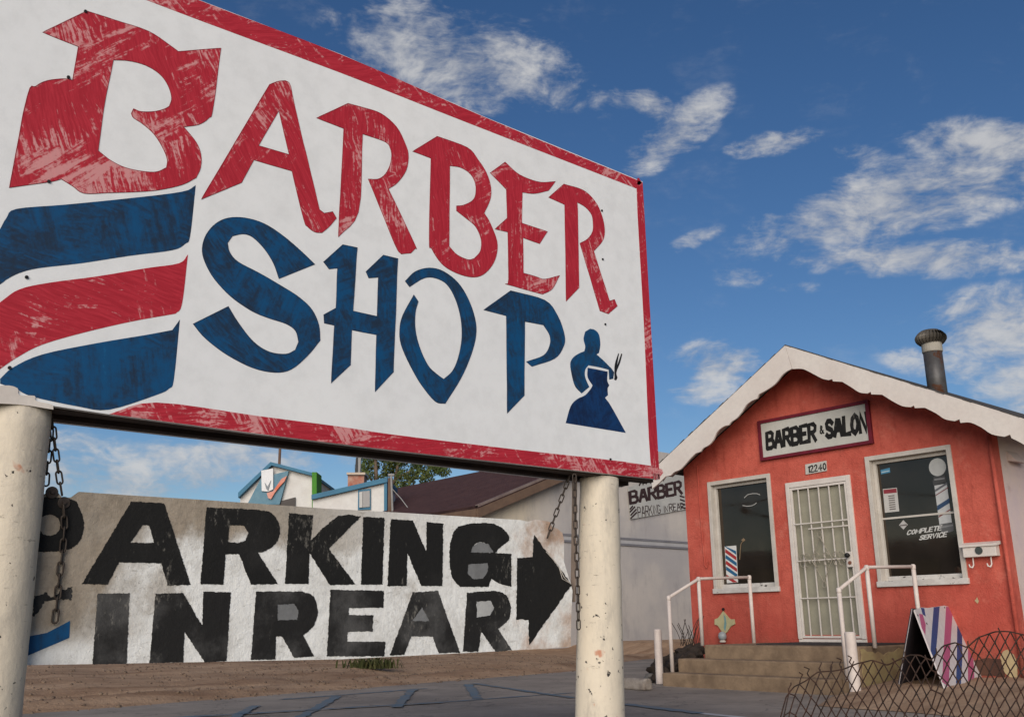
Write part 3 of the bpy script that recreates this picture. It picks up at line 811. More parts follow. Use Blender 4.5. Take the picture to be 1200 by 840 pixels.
for k, (c, loops, lab) in enumerate(PL_):
    for att in range(12):
        D2 = [ragged(curvy(l, 45, 2), .42 - .03 * att, 1.0, 11 * k + j + 100 * att) for j, l in enumerate(loops)]
        break
    L = [[pk(q.x, q.y) for q in l] for l in D2]
    obj('letter', plate(L, (.002, 0, 0)), M['letter_black' if c == 'b' else 'letter_worn'], PARK, label=lab)
obj('arrow', plate([[pk(q.x, q.y) for q in ragged(A8([(688, 243), (812, 405), (672, 603), (670, 520), (630, 520), (632, 318), (683, 315)]), .5, 2.0, 99)]], (.002, 0, 0)), M['letter_black'], PARK)
for l0 in (A8([(474, 340), (533, 337), (535, 360), (520, 383), (490, 386), (472, 370)]), A8([(482, 298), (489, 282), (510, 268), (536, 274), (553, 298)]), A7([(912, 472), (964, 470), (976, 490), (973, 518), (912, 520)]), A8([(320, 481), (343, 523), (290, 523)]), A8([(500, 462), (544, 460), (555, 480), (544, 503), (502, 511)])):
    cxm, cym = sum(q[0] for q in l0) / len(l0), sum(q[1] for q in l0) / len(l0); l = [(cxm + (q[0] - cxm) * 1.16, cym + (q[1] - cym) * 1.16) for q in l0]
    obj('letter_infill', plate([[pk(*q) for q in l]], (.0008, 0, 0)), M['pale_infill' if l0[0][0] > 555 else 'grey_infill'], PARK)
obj('blue_mark', plate([[pk(*p) for p in [(30, 746), (55, 741), (82, 727), (81, 747), (60, 756), (32, 768)]]], (.0016, 0, 0)), blu(.4), PARK)
obj('smudge', plate([[pk(q.x, q.y) for q in ragged([(40, 698), (55, 694), (62, 700), (72, 692), (84, 687), (84, 703), (66, 702), (52, 704), (46, 716), (38, 722)], 1.2, 2, 5)]], (.0014, 0, 0)), M['letter_worn'], PARK)
for px, py, r in [(74.5, 589, .024), (60.5, 577, .024)]:
    c = pk(px, py)
    w_ = obj('washer', tube([c + Vector((0, 0, 0)), c + Vector((.008, 0, 0))], r, 20), M['rust_steel'], PARK, bev=.002)
    obj('bolt', tube([c + Vector((.008, 0, 0)), c + Vector((.017, 0, 0))], .008, 6), M['rust_steel'], w_)
# torn wire along the arrow's upper edge
obj('frayed_edge', join(tube([pk(640, 646, .006), pk(648, 655, .01), pk(655, 664, .008), pk(661, 676, .01), pk(669, 684, .006)], .0025, 5), tube([pk(655, 664, .008), pk(659, 678, .012), pk(668, 683, .006)], .0018, 5)), M['trim'], PARK)


def chain(path, label, r=.0036, L=.053, W=.0105):
    """links threaded along a polyline, each link a part"""
    P = [Vector(p) for p in path]
    t = empty('chain', P[0], label, 'chain', 'rusty chains under the big sign')
    seg = []; tot = 0
    for a, b in zip(P, P[1:]): seg.append((tot, a, b)); tot += (b - a).length
    def at(s):
        s = max(0, min(tot, s))
        for s0, a, b in reversed(seg):
            if s >= s0: return a + (b - a) * ((s - s0) / (b - a).length)
    # one link mesh along local x, in the xy plane
    h = L / 2 - W; pts = []
    for k in range(7): a = -math.pi / 2 + math.pi * k / 6; pts.append((h + W * math.cos(a), W * math.sin(a), 0))
    for k in range(7): a = math.pi / 2 + math.pi * k / 6; pts.append((-h + W * math.cos(a), W * math.sin(a), 0))
    v, f = tube(pts, r, 6, closed=True)
    me = bpy.data.meshes.new('link'); me.from_pydata([tuple(q) for q in v], [], f); me.materials.append(M['rust_steel'])
    for p in me.polygons: p.use_smooth = True
    pitch = L - 2.3 * r; n = int(tot / pitch)
    for i in range(n):
        a, b = at(i * pitch), at((i + 1) * pitch); d = (b - a).normalized(); c = (a + b) / 2
        o = bpy.data.objects.new('link', me); COL.objects.link(o); o.parent = t
        q = d.to_track_quat('X', 'Z') @ Matrix.Rotation(R(20 + 90 * (i % 2)), 3, 'X').to_quaternion()
        o.rotation_mode = 'QUATERNION'; o.rotation_quaternion = q; o.location = c - P[0]
    return t


chain([pk(668, 556, .05), pk(640, 634, .03)], 'short rusty chain slanting down to the torn corner above the black arrow')
chain([pk(673, 556, .15), pk(674.5, 620, .19), pk(677, 690, .22), pk(678, 737, .23)], 'long rusty chain hanging straight down against the right-hand post')
chain([pk(61, 488, .03), pk(63, 512, .03), pk(68, 550, .02), pk(73, 582, .015)], 'dark chain from the sign down to the round washer on the letter P')
chain([pk(60, 490, .0), pk(58, 522, .0), pk(55, 550, .0), pk(53.5, 574, .0)], 'dark chain hugging the left-hand post above the letter P')
chain([pk(74, 592, .02), pk(76, 614, .016), pk(74, 640, .016), pk(69, 680, .016), pk(67, 705, .016), pk(63, 738, .016)], 'loose chain tail dangling from the washer over the blue paint mark')

# ------------------------------------------------------------------ the orange barber shop
YF, XL, XR = 11.686, -9.80, -5.03
YO = YF - .45                                   # plane of the scalloped rake boards
PK = on(923, 407.5, 1, YO); SL, SR = .553, .515  # ridge point, slopes of the two roof halves
XLE, XRE = -10.02, -4.36


def fp(px, py, dy=0.0): return on(px, py, 1, YF + dy)


SHOP = empty('barber_shop', (-7.4, YF, 0), 'small orange stucco shop with scalloped white gable boards and a barred door', 'building')


def roofz(x): return PK.z - (SL * (PK.x - x) if x < PK.x else SR * (x - PK.x))


W1 = (-9.335, -8.198, 1.200, 2.842); W2 = (-6.690, -5.530, 1.205, 2.872); DR = (-7.945, -6.935, .553, 2.667)


def rect(x0, x1, z0, z1, y): return [Vector((x0, y, z0)), Vector((x1, y, z0)), Vector((x1, y, z1)), Vector((x0, y, z1))]


outline = [Vector((XL, YF, -.1)), Vector((XR, YF, -.1)), Vector((XR, YF, roofz(XR) - .05)), Vector((PK.x, YF, PK.z - .05)), Vector((XL, YF, roofz(XL) - .05))]
ins = .05
obj('front_wall', plate([outline] + [rect(a + ins, b - ins, c + ins, d - ins, YF) for a, b, c, d in (W1, W2, DR)], (0, .16, 0)), M['stucco'], SHOP)
# (the plate above is raised backwards, so its outer face lies in the facade plane; close it with the same outline in front)
def tri_face(loops):
    tri = tessellate_polygon(loops); return [p for l in loops for p in l], [tuple(t) for t in tri]
obj('front_render', tri_face([[Vector((p.x, YF - .004, p.z)) for p in l] for l in [outline] + [rect(a + ins, b - ins, c + ins, d - ins, YF) for a, b, c, d in (W1, W2, DR)]]), M['stucco'], SHOP)
obj('side_wall', box((XR - .15, YF + .17, -.1), (XR, YF + 7, roofz(XR) - .02)), M['side'], SHOP)
obj('side_wall', box((XL, YF + .17, -.1), (XL + .15, YF + 7, roofz(XL) - .02)), M['stucco'], SHOP)
obj('back_wall', prism([Vector((p.x, YF + 7.02, p.z)) for p in outline], (0, .15, 0)), M['stucco'], SHOP)
obj('inner_floor', box((XL + .17, YF + .17, .3), (XR - .17, YF + 6.9, .5)), M['black'], SHOP)
# roof: two shingled slabs
for side in (-1, 1):
    xe = XLE if side < 0 else XRE
    poly = [Vector((PK.x, YO - .03, PK.z + .012)), Vector((xe, YO - .03, roofz(xe) + .012)), Vector((xe, YO - .03, roofz(xe) + .028)), Vector((PK.x, YO - .03, PK.z + .028))]
    obj('roof', prism(poly, (0, 8.2, 0)), M['shingle'], SHOP)
    n = 30                                      # uneven tabs of shingle along the rake edge
    ed = []
    for i in range(n):
        x0 = PK.x + (xe - PK.x) * i / n; x1 = PK.x + (xe - PK.x) * (i + .96) / n; q = random.uniform(0, .022)
        ed.append(prism([Vector((x0, YO - .05 - q, roofz(x0) + .026)), Vector((x1, YO - .05 - q, roofz(x1) + .024)), Vector((x1, YO - .05 - q, roofz(x1) + .033)), Vector((x0, YO - .05 - q, roofz(x0) + .038))], (0, .5, 0)))
    obj('shingle_edge', join(*ed), M['shingle'], SHOP)
    sof = [Vector((PK.x, YO + .03, PK.z - .03)), Vector((xe, YO + .03, roofz(xe) - .03)), Vector((xe, YO + .03, roofz(xe) + .008)), Vector((PK.x, YO + .03, PK.z + .008))]
    obj('soffit', prism(sof, (0, YF - YO - .04, 0)), M['trim'], SHOP)
def wob(pts): return [on(q.x, q.y, 1, YO) for q in curvy(pts, 55, 3)]
lf = [(928, 432), (922, 435), (916, 440), (908, 450), (898, 457), (889, 462), (887, 467), (880, 470), (874, 475), (869, 483), (863, 490), (857, 494), (854, 498), (849, 499), (843, 503), (839, 508), (836, 515), (831, 521), (824, 525), (821, 529), (815, 531), (808, 538), (802, 545), (797, 550), (790, 553), (786, 557), (780, 558), (772, 566)]
z2 = lambda p: tr(p, 3, 800, 400)
rg = z2([(385, 97), (410, 96), (430, 100), (465, 118), (490, 131), (512, 136), (525, 132), (527, 140), (560, 142), (590, 160), (620, 179), (648, 183), (660, 177), (662, 186), (700, 187), (735, 209), (770, 227), (800, 231), (812, 225), (815, 234), (850, 233), (890, 253), (920, 273), (955, 280), (972, 273), (975, 286), (1010, 285), (1050, 303), (1085, 326), (1130, 335), (1150, 327), (1155, 340), (1180, 352), (1205, 366), (1222, 372)])
lt = on(928, 432, 1, YO)
def rake(pts, side):
    low = wob_open(pts); xe = XLE if side < 0 else XRE
    if side < 0: low = [p for p in low if p.x > XLE]
    top = [Vector((xe, YO - .06, roofz(xe) + .022)), Vector((PK.x + .0 * side, YO - .06, PK.z + .022))]
    return low + [Vector((xe, YO - .06, low[-1].z - abs(low[-1].x - xe) * .5))] + top
def wob_open(pts):
    q = curvy(pts, 26, 3); last = max(range(len(q)), key=lambda i: -((q[i] - Vector(pts[-1])).length))
    return [on(p.x, p.y, 1, YO - .06) for p in q[:last + 1]]
PLb = rake(lf, -1); PRb = rake(rg, 1)
obj('rake_board', prism(PLb, (0, .028, 0)), M['fascia'], SHOP)
obj('rake_board', prism([p + Vector((.004, 0, 0)) for p in PRb], (0, .028, 0)), M['fascia'], SHOP)
# corner downspout and a loose conduit
x = on(1172, 600, 1, YF - .03).x
obj('downspout', tube([(x, YF - .035, .12), (x + .004, YF - .035, 1.5), (x, YF - .035, roofz(x) - .22)], .026, 8), M['stucco'], SHOP, smooth=True)
obj('conduit', tube([fp(817, 546, -.02), fp(820, 590, -.02), fp(824, 640, -.02), fp(826, 662, -.02), fp(828, 665, -.03), fp(830, 657, -.03)], .009, 6), M['stucco'], SHOP)
# patches where the paint has come off
yel = m_patch('yellow_plaster', (.47, .38, .21), (.36, .28, .16)); brn = m_patch('bare_brown_plaster', (.10, .048, .032), (.06, .03, .022))
z8 = lambda p: tr(p, 6, 1040, 700)
def patch(pts, mat, seed, dy): obj('bare_patch', plate([[fp(q.x, q.y, -.004) for q in ragged(z8(pts), .5, 2, seed)]], (0, dy, 0)), mat, SHOP)
patch([(610, 440), (700, 425), (790, 430), (820, 480), (830, 560), (740, 550), (650, 545), (620, 500)], brn, 3, -.006)
patch([(795, 420), (815, 380), (845, 365), (890, 400), (918, 470), (915, 560), (870, 565), (825, 520)], yel, 4, -.012)
patch([(615, 20), (630, -4), (642, 25), (634, 42)], yel, 6, -.006)
c0 = on(1186, 541, 0, XR)
obj('wall_vent', prism([c0 + Vector((0, -.13, .0)), c0 + Vector((.11, -.13, -.02)), c0 + Vector((0, -.13, .13))], (0, .3, 0)), M['side'], SHOP)


# windows
def window(o, glass_px, name_lab):
    x0, x1, z0, z1 = o; c = .058
    fr = join(box((x0, YF - .03, z0), (x0 + c, YF + .13, z1)), box((x1 - c, YF - .03, z0), (x1, YF + .13, z1)),
              box((x0 + c + .001, YF - .028, z1 - c), (x1 - c - .001, YF + .13, z1)), box((x0 + c + .001, YF + .055, z0 + c + .001), (x0 + c + .04, YF + .12, z1 - c - .001)),
              box((x1 - c - .04, YF + .055, z0 + c + .001), (x1 - c - .001, YF + .12, z1 - c - .001)), box((x0 + c + .041, YF + .056, z1 - c - .045), (x1 - c - .041, YF + .12, z1 - c - .001)))
    w = obj('window', fr, M['trim'], SHOP, bev=.004, label=name_lab)
    sl = join(box((x0 - .012, YF - .045, z0 - .012), (x1 + .012, YF + .05, z0 + c)), box((x0 + c + .041, YF + .056, z0 + c + .002), (x1 - c - .041, YF + .12, z0 + c + .06)))
    obj('sill', sl, M['sill'], w, bev=.005)
    gp = obj('pane', box((x0 + c + .03, YF + .10, z0 + c), (x1 - c - .03, YF + .108, z1 - c)), M['glass_dark'], w)
    return w, YF + .098


WA, YG = window(W1, None, 'left window with a striped board inside')
WB, YG2 = window(W2, None, 'right window lettered COMPLETE SERVICE')
def gpx(px, py, dy=0.0): return on(px, py, 1, YG + dy)
def gplate(name, pts, mat, par, lift=.001): return obj(name, plate([[gpx(*p) for p in pts]], (0, -lift, 0)), mat, par)
# left window: striped board standing behind the glass line, ring sign, a small figure of a lamp
k6 = lambda p: tr(p, 5.6, 820, 550)
gplate('striped_board', k6([(165, 505), (240, 498), (252, 740), (180, 745)]), flat('board_white', (.60, .59, .56)), WA, .006)
for i, c in enumerate([(.02, .10, .20), (.33, .03, .03)] * 3):
    y = 500 + i * 38 - 18; xo = i * 2.0
    pts = k6([(max(166, 168 + xo), max(503, y)), (240 + xo, y + 52), (241 + xo, y + 76), (167 + xo, max(506, y + 24))])
    if i == 5: pts = k6([(178, 688), (249, 738), (220, 740), (178, 712)])
    gplate('board_stripe', pts, flat('stripe_blue' if i % 2 == 0 else 'stripe_red', c), WA, .008)
pale = flat('pale_print', (.42, .41, .39))
def gtube(name, pts, r, mat, par): return obj(name, tube([gpx(*p, -.004) for p in pts], r, 5), mat, par)
gtube('neon_ring', k6([(292, 186), (315, 165), (345, 158), (375, 158), (396, 166)]), .006, pale, WA)
gtube('neon_ring', k6([(282, 236), (310, 241), (340, 238), (362, 228), (372, 218)]), .006, pale, WA)
gtube('desk_lamp', k6([(262, 590), (265, 540), (270, 490), (285, 465)]), .006, flat('lamp_brass', (.22, .15, .09)), WA)
gplate('desk_lamp', k6([(272, 462), (288, 448), (300, 462), (286, 474)]), flat('lamp_brass', (.22, .15, .09)), WA)
# right window: barber pole decal, card, sticker, lettering, meeting rail
k4 = lambda p: tr(p, 4.667, 990, 520)
obj('meeting_rail', box((W2[0] + .09, YG - .014, on(1077, 604, 1, YG).z - .012), (W2[1] - .09, YG + .0, on(1077, 604, 1, YG).z + .012)), M['trim'], WB)
gplate('pole_globe', k4(circ(507, 127, 47, 49, 24)), flat('globe_print', (.40, .40, .38)), WB, .002)
gplate('pole_cap', k4([(486, 180), (548, 172), (556, 208), (486, 228), (480, 205)]), flat('cap_print', (.055, .055, .055)), WB, .002)
gplate('pole_cap', k4([(490, 192), (546, 184), (546, 192), (490, 200)]), flat('cap_light', (.19, .19, .19)), WB, .003)
gplate('pole_body', k4([(490, 228), (558, 216), (586, 428), (518, 440)]), flat('body_print', (.44, .44, .43)), WB, .002)
for a, c, w in [(250, (.10, .10, .11), 12), (278, (.16, .05, .05), 5), (338, (.03, .06, .12), 26), (395, (.20, .07, .06), 7)]:
    s = (a - 228) / 210 * 28
    gplate('pole_spiral', k4([(491 + s, a), (558 + s * .98, a - 42), (559 + s, a - 42 + w), (493 + s, a + w)]), flat('spiral_%d' % a, c), WB, .0035)
gplate('pole_cap', k4([(518, 440), (586, 426), (594, 432), (597, 474), (570, 484), (530, 486), (522, 470)]), flat('cap_print2', (.10, .10, .10)), WB, .002)
gplate('pole_cap', k4([(523, 452), (592, 440), (593, 448), (524, 461)]), flat('cap_light', (.19, .19, .19)), WB, .003)
gplate('price_card', k4([(208, 247), (285, 239), (298, 368), (220, 376)]), flat('card_white', (.46, .44, .41)), WB, .002)
gplate('price_card', k4([(211, 251), (282, 243), (285, 266), (214, 273)]), flat('card_red', (.22, .03, .04)), WB, .003)
for i in range(7):
    gplate('price_line', k4([(238 + i * 1.2, 283 + i * 12), (272 + i * 1.2, 279 + i * 12), (272.6 + i * 1.2, 285 + i * 12), (238.6 + i * 1.2, 289 + i * 12)]), flat('card_print', (.13, .11, .10)), WB, .003)
gplate('sticker', k4([(196, 143), (246, 130), (249, 156), (199, 166)]), flat('sticker_blue', (.06, .20, .32)), WB, .002)
gplate('sticker', k4([(201, 153), (244, 144), (244.5, 149), (201.5, 158)]), flat('sticker_pale', (.40, .48, .52)), WB, .003)
gplate('diamond_sticker', k4([(320, 416), (345, 441), (321, 468), (297, 444)]), flat('diamond_print', (.42, .40, .38)), WB, .002)
gplate('diamond_sticker', k4([(301, 443), (340, 438), (341, 446), (302, 450)]), flat('diamond_mark', (.14, .12, .11)), WB, .003)


def lettering(par, name, text, quad, w, mat, lift, gap=.2, each=False, slant=0.0, wob=0, seed=1):
    """stroke lettering stretched over a quad of world points (tl, tr, br, bl)"""
    f = quadmap(*quad); adv = []; x = 0
    for chh in text:
        wd = max([p[0] for s in GLY[chh] for p in s], default=.38) if chh not in 'I1' else .2
        adv.append((chh, x)); x += wd + gap
    tot = x - gap; rnd = random.Random(seed); allp = []
    # strokes are drawn in glyph units, then squeezed into the quad
    fm = lambda u, v: f((u + slant * v) / tot, v)
    for chh, x0 in adv:
        if chh == ' ': continue
        g = glyph(chh, x0, 1.0, w, fm, lift, wob, rnd)
        if each: obj('letter', g, mat, par)
        else: allp.append(g)
    if not each: return obj(name, join(*allp), mat, par)


bwhite = flat('lettering_white', (.50, .49, .46))
lettering(WB, 'lettering', 'COMPLETE', [gpx(*p, -.002) for p in k4([(345, 474), (528, 446), (526, 470), (341, 496)])], .24, bwhite, (0, -.001, 0), .24, slant=.12)
lettering(WB, 'lettering', 'SERVICE', [gpx(*p, -.002) for p in k4([(414, 502), (558, 480), (555, 505), (408, 524)])], .24, bwhite, (0, -.001, 0), .24, slant=.12)

# barred door
DX0, DX1, DZ0, DZ1 = DR
door = obj('door', join(box((DX0, YF - .035, DZ0), (DX0 + .06, YF + .06, DZ1)), box((DX1 - .06, YF - .035, DZ0), (DX1, YF + .06, DZ1)), box((DX0 + .061, YF - .033, DZ1 - .075), (DX1 - .061, YF + .06, DZ1)), box((DX0 + .0, YF - .02, DZ0 - .06), (DX1, YF + .1, DZ0 - .002))), M['white_paint'], SHOP, bev=.004)
obj('screen', box((DX0 + .05, YF + .03, DZ0), (DX1 - .05, YF + .05, DZ1 - .05)), M['screen'], door)
gx0, gx1, gz0, gz1 = DX0 + .064, DX1 - .064, DZ0 + .01, DZ1 - .08
obj('grille_frame', join(box((gx0, YF - .028, gz0), (gx0 + .03, YF - .0, gz1)), box((gx1 - .03, YF - .028, gz0), (gx1, YF, gz1)), box((gx0 + .031, YF - .027, gz1 - .03), (gx1 - .031, YF, gz1)), box((gx0 + .031, YF - .027, gz0), (gx1 - .031, YF, gz0 + .03))), M['white_paint'], door, bev=.003)
bar0 = None
for i in range(5):
    x = gx0 + .03 + (gx1 - gx0 - .06) * (i + .62) / 5.1
    if bar0 is None: bar0 = obj('bar', box((x - .0065, YF - .024, gz0 + .031), (x + .0065, YF - .008, gz1 - .031)), M['white_paint'], door); bx = x
    else: copy_of(bar0, door, (x - bx, 0, 0))
for zz in (on(960, 612, 1, YF).z, on(990, 616, 1, YF).z, on(960, 656, 1, YF).z, on(970, 700, 1, YF).z):
    xx = gx0 + .031 if abs(zz - on(990, 616, 1, YF).z) > .001 else gx0 + .25
    obj('bar', box((xx, YF - .040, zz - .007), (gx1 - .031, YF - .0245, zz + .007)), M['white_paint'], door)
iron = mottled('ornament_iron', (.33, .29, .23), (.24, .21, .165), 8)
cx, cz = (gx0 + gx1) / 2 - .02, on(968, 655, 1, YF).z
def rh(a, b): return [(cx, YF - .045, cz + b), (cx + a, YF - .045, cz), (cx, YF - .045, cz - b), (cx - a, YF - .045, cz)]
orn = [tube(rh(.16, .30), .006, 5, closed=True)]
for sx in (-1, 1):
    for zz in (.05, -.05):
        for dx in (.07, .22, .30):
            orn.append(tube([(cx + sx * dx + .038 * math.cos(a * math.pi / 5), YF - .05, cz + zz + .04 * math.sin(a * math.pi / 5)) for a in range(9)], .006, 5))
for zz in (.33, -.33): orn.append(tube([(cx + .03 * math.cos(a), YF - .045, cz + zz + .045 * math.sin(a)) for a in [k * math.pi / 5 for k in range(10)]], .005, 5, closed=True))
obj('ornament', join(*orn), iron, door)
lk = fp(996, 655, -.04)
plt = obj('lock_plate', box((lk.x - .045, YF - .045, lk.z - .10), (lk.x + .035, YF - .029, lk.z + .10)), M['white_paint'], door, bev=.004)
obj('knob', tube([(lk.x - .005, YF - .046, lk.z + .05), (lk.x - .005, YF - .075, lk.z + .05), (lk.x - .005, YF - .085, lk.z + .05), (lk.x - .005, YF - .115, lk.z + .05)], 1, 14, radii=[.018, .018, .034, .026]), M['black'], plt, smooth=True)
obj('keyhole', tube([(lk.x, YF - .046, lk.z - .045), (lk.x, YF - .056, lk.z - .045)], .024, 14), flat('brass_red', (.20, .08, .05)), plt)

# roof ventilator
v0 = on(1098, 452, 1, 12.7); vx, vy = v0.x, 12.7; zr = roofz(vx)
ztop = on(1089, 405, 1, 12.7).z; zc = on(1084, 388, 1, 12.7).z
galv = mottled('galvanised', (.11, .108, .108), (.065, .058, .055), 4, .5, 60, .2, .002, (.10, .045, .026), 3.4, .56, metal=.35)
vent = obj('vent_pipe', tube([(vx, vy, zr - .2), (vx, vy, ztop - .08)], .125, 24), galv, SHOP, smooth=True)
obj('collar', lathe((vx, vy, 0), [(.13, ztop - .11), (.135, ztop - .10), (.135, ztop + .01), (.13, ztop + .02)], 24), mottled('collar_zinc', (.36, .33, .28), (.28, .25, .2), 8), vent)
tb = join(lathe((vx, vy, 0), [(.11, ztop + .015), (.15, ztop + .10), (.15, zc - .08), (.08, zc - .03)], 20), lathe((vx, vy, 0), [(.15, zc - .05), (.12, zc - .015), (.05, zc + .005)], 24))
for i in range(26):
    a = 2 * math.pi * i / 26; pr = []
    for j in range(7):
        t = j / 6; rr = .125 + .085 * math.sin(math.pi * (.12 + .8 * t)); zz = ztop + .01 + (zc - ztop - .04) * t; aa = a + t * .12
        pr.append((rr, zz, aa))
    vs = []
    for rr, zz, aa in pr:
        vs += [Vector((vx + rr * math.cos(aa), vy + rr * math.sin(aa), zz)), Vector((vx + (rr - .03) * math.cos(aa + .22), vy + (rr - .03) * math.sin(aa + .22), zz))]
    tb = join(tb, (vs, [(2 * j, 2 * j + 1, 2 * j + 3, 2 * j + 2) for j in range(6)]))
obj('turbine_cap', tb, mottled('turbine_metal', (.12, .105, .085), (.07, .06, .05), 8, .5, metal=.3), vent)

# sign over the door
k5 = lambda p: tr(p, 5, 820, 455)
SS = empty('shop_name_sign', fp(957, 505), 'white BARBER & SALON board in a dark red frame on the orange gable', 'sign')
q = [fp(889, 495), fp(1020, 467.7), fp(1024, 518.3), fp(894, 541.7)]
xa, xb = (q[0].x + q[3].x) / 2, (q[1].x + q[2].x) / 2; za, zb2 = (q[2].z + q[3].z) / 2, (q[0].z + q[1].z) / 2
crim = mottled('crimson_frame', (.16, .012, .026), (.10, .010, .018), 6, .6)
obj('board', box((xa + .03, YF - .035, za + .03), (xb - .03, YF - .006, zb2 - .03)), mottled('board_grey', (.50, .485, .44), (.43, .415, .37), 3), SS)
for b in (((xa, za), (xa + .05, zb2)), ((xb - .05, za), (xb, zb2)), ((xa + .051, zb2 - .045), (xb - .051, zb2)), ((xa + .051, za), (xb - .051, za + .045))):
    obj('frame', box((b[0][0], YF - .055, b[0][1]), (b[1][0], YF - .005, b[1][1])), crim, SS, bev=.003)
lb = M['letter_black']
def sq(p): return [on(*t, 1, YF - .037) for t in k5(p)]
lettering(SS, 'letter', 'BARBER', sq([(392, 262), (676, 208), (680, 303), (396, 352)]), .28, lb, (0, -.0012, 0), .2, each=True, wob=.02)
lettering(SS, 'letter', '&', sq([(702, 222), (724, 217), (727, 262), (705, 266)]), .2, lb, (0, -.0012, 0), .2, each=True)
lettering(SS, 'letter', 'SALON', sq([(740, 195), (974, 146), (978, 248), (744, 286)]), .32, lb, (0, -.0012, 0), .2, each=True, wob=.02, seed=4)
# house number
NP = empty('house_number', fp(957, 548), 'small white plaque with the number 12240 above the barred door', 'number plaque')
nq = [fp(*p, -.004) for p in k5([(622, 446), (744, 424), (747, 483), (625, 505)])]
obj('plate', plate([nq], (0, -.018, 0)), mottled('plaque_white', (.52, .50, .45), (.42, .40, .36), 8), NP)
lettering(NP, 'number', '12240', [on(*p, 1, YF - .024) for p in k5([(634, 456), (738, 437), (740, 474), (636, 492)])], .2, lb, (0, -.001, 0), .22, wob=.03)
# mailbox
MB_ = empty('mailbox', fp(1153, 650), 'white wall mailbox with two hooks, right of the lettered window', 'mailbox')
a, b = fp(1134, 653.5), fp(1173, 651.5); ztp = fp(1153, 638).z
obj('body', box((a.x, YF - .11, a.z), (b.x, YF - .006, ztp - .005)), M['white_paint'], MB_, bev=.008)
obj('lid', prism([Vector((a.x - .025, YF - .004, ztp + .035)), Vector((a.x - .025, YF - .13, ztp - .0)), Vector((a.x - .025, YF - .13, ztp - .025)), Vector((a.x - .025, YF - .004, ztp - .003))], (b.x - a.x + .05, 0, 0)), M['white_paint'], MB_, bev=.003)
obj('badge', tube([((a.x + b.x) / 2 - .0, YF - .111, (a.z + ztp) / 2), ((a.x + b.x) / 2 - .0, YF - .118, (a.z + ztp) / 2)], .045, 20), flat('badge_dark', (.05, .06, .055)), MB_)
for hx in (a.x + .09, b.x - .09):
    obj('hook', tube([(hx, YF - .06, a.z), (hx, YF - .065, a.z - .09), (hx - .012, YF - .08, a.z - .12), (hx - .03, YF - .10, a.z - .11), (hx - .035, YF - .105, a.z - .08)], .008, 6), M['white_paint'], MB_)
# plaque and lamp by the left rail
DP = empty('diamond_plaque', fp(849, 731), 'pale yellow diamond-shaped plaque with a blue middle, on the orange wall by the left rail', 'plaque')
kd = lambda p: tr(p, 4.2, 720, 640)
obj('plate', plate([[fp(*p, -.006) for p in kd([(538, 318), (552, 335), (572, 358), (593, 358), (596, 382), (576, 392), (558, 420), (544, 434), (528, 412), (512, 388), (497, 384), (497, 358), (514, 352), (526, 336)])]], (0, -.02, 0)), mottled('plaque_yellow', (.46, .41, .23), (.38, .33, .18), 5), DP)
obj('emblem', plate([[fp(*p, -.027) for p in kd([(538, 332), (548, 350), (552, 380), (546, 418), (538, 400), (542, 370)])]], (0, -.002, 0)), flat('emblem_blue', (.16, .28, .27)), DP)
c = fp(848, 713.5, -.02); obj('hanger', tube([c, c + Vector((0, -.02, 0))], .02, 8), M['black'], DP)
c = fp(849.5, 744, -.02); obj('hanger', tube([c, c + Vector((0, -.02, 0))], .018, 8), M['black'], DP)
c = fp(847, 752, -.08)
GL = empty('porch_lamp', (c.x, c.y, .5), 'small grey glass lamp standing on the porch below the yellow diamond plaque', 'lamp')
obj('globe', lathe((c.x, c.y, .5), [(.03, .03), (.055, .05), (.062, .09), (.05, .13), (.02, .15)], 14), mottled('lamp_glass', (.30, .32, .32), (.22, .25, .26), 14, .3), GL, smooth=True)
obj('foot', lathe((c.x, c.y, .5), [(.045, .002), (.045, .02), (.03, .03)], 12), M['trim'], GL)

# ------------------------------------------------------------------ steps, rails, bollards
pxl, pxr = on(824.8, 756, 1, 10.32).x, on(1006, 760, 1, 10.32).x
STP = empty('porch_steps', (-7.3, 9.8, 0), 'three worn tan concrete steps up to the barred door', 'steps')
obj('step', box((pxl, 10.32, -.1), (pxr, YF - .006, .50)), M['concrete'], STP, bev=.018)
obj('step', box((on(793.8, 772, 1, 10.03).x, 10.03, -.1), (pxr - .03, 10.318, .333)), M['concrete'], STP, bev=.018)
obj('step', box((on(775.5, 788, 1, 9.76).x, 9.76, -.1), (pxr - .05, 10.028, .167)), M['concrete'], STP, bev=.018)
obj('door_mat', box((on(885, 756, 1, 10.6).x, 10.62, .501), (pxr - .06, YF - .04, .515)), M['mat_dark'], STP)
ypl = m_patch('peeling_yellow', (.42, .33, .16), (.27, .18, .10))
obj('side_patch', plate([[Vector((pxr, q.x, q.y)) for q in ragged([(10.36, .02), (11.5, .02), (11.5, .40), (11.2, .47), (10.9, .40), (10.36, .47)], .02, .06, 8)]], (.008, 0, 0)), ypl, STP)


def rail(xr, top, bases, label, ylast):
    """white pipe rail in the plane x = xr: top polyline in photo pixels, posts down from it"""
    T3 = [on(*top[0], 0, xr), on(*top[1], 0, xr), on(*top[2], 1, ylast)]
    t = empty('handrail', (xr, T3[0].y, bases[0]), label, 'handrail', 'white pipe rails beside the steps')
    obj('rail', tube(T3, .021, 10), M['rail_paint'], t, smooth=True)
    for p, zb_ in zip(T3, bases):
        obj('post', tube([(p.x, p.y, zb_ - .02), (p.x, p.y, p.z - .002)], .026, 10), M['rail_paint'], t, smooth=True)
        obj('joint', lathe((p.x, p.y, p.z), [(.026, -.035), (.03, -.02), (.03, .015), (.016, .028)], 10), M['rail_paint'], t, smooth=True)
    return T3


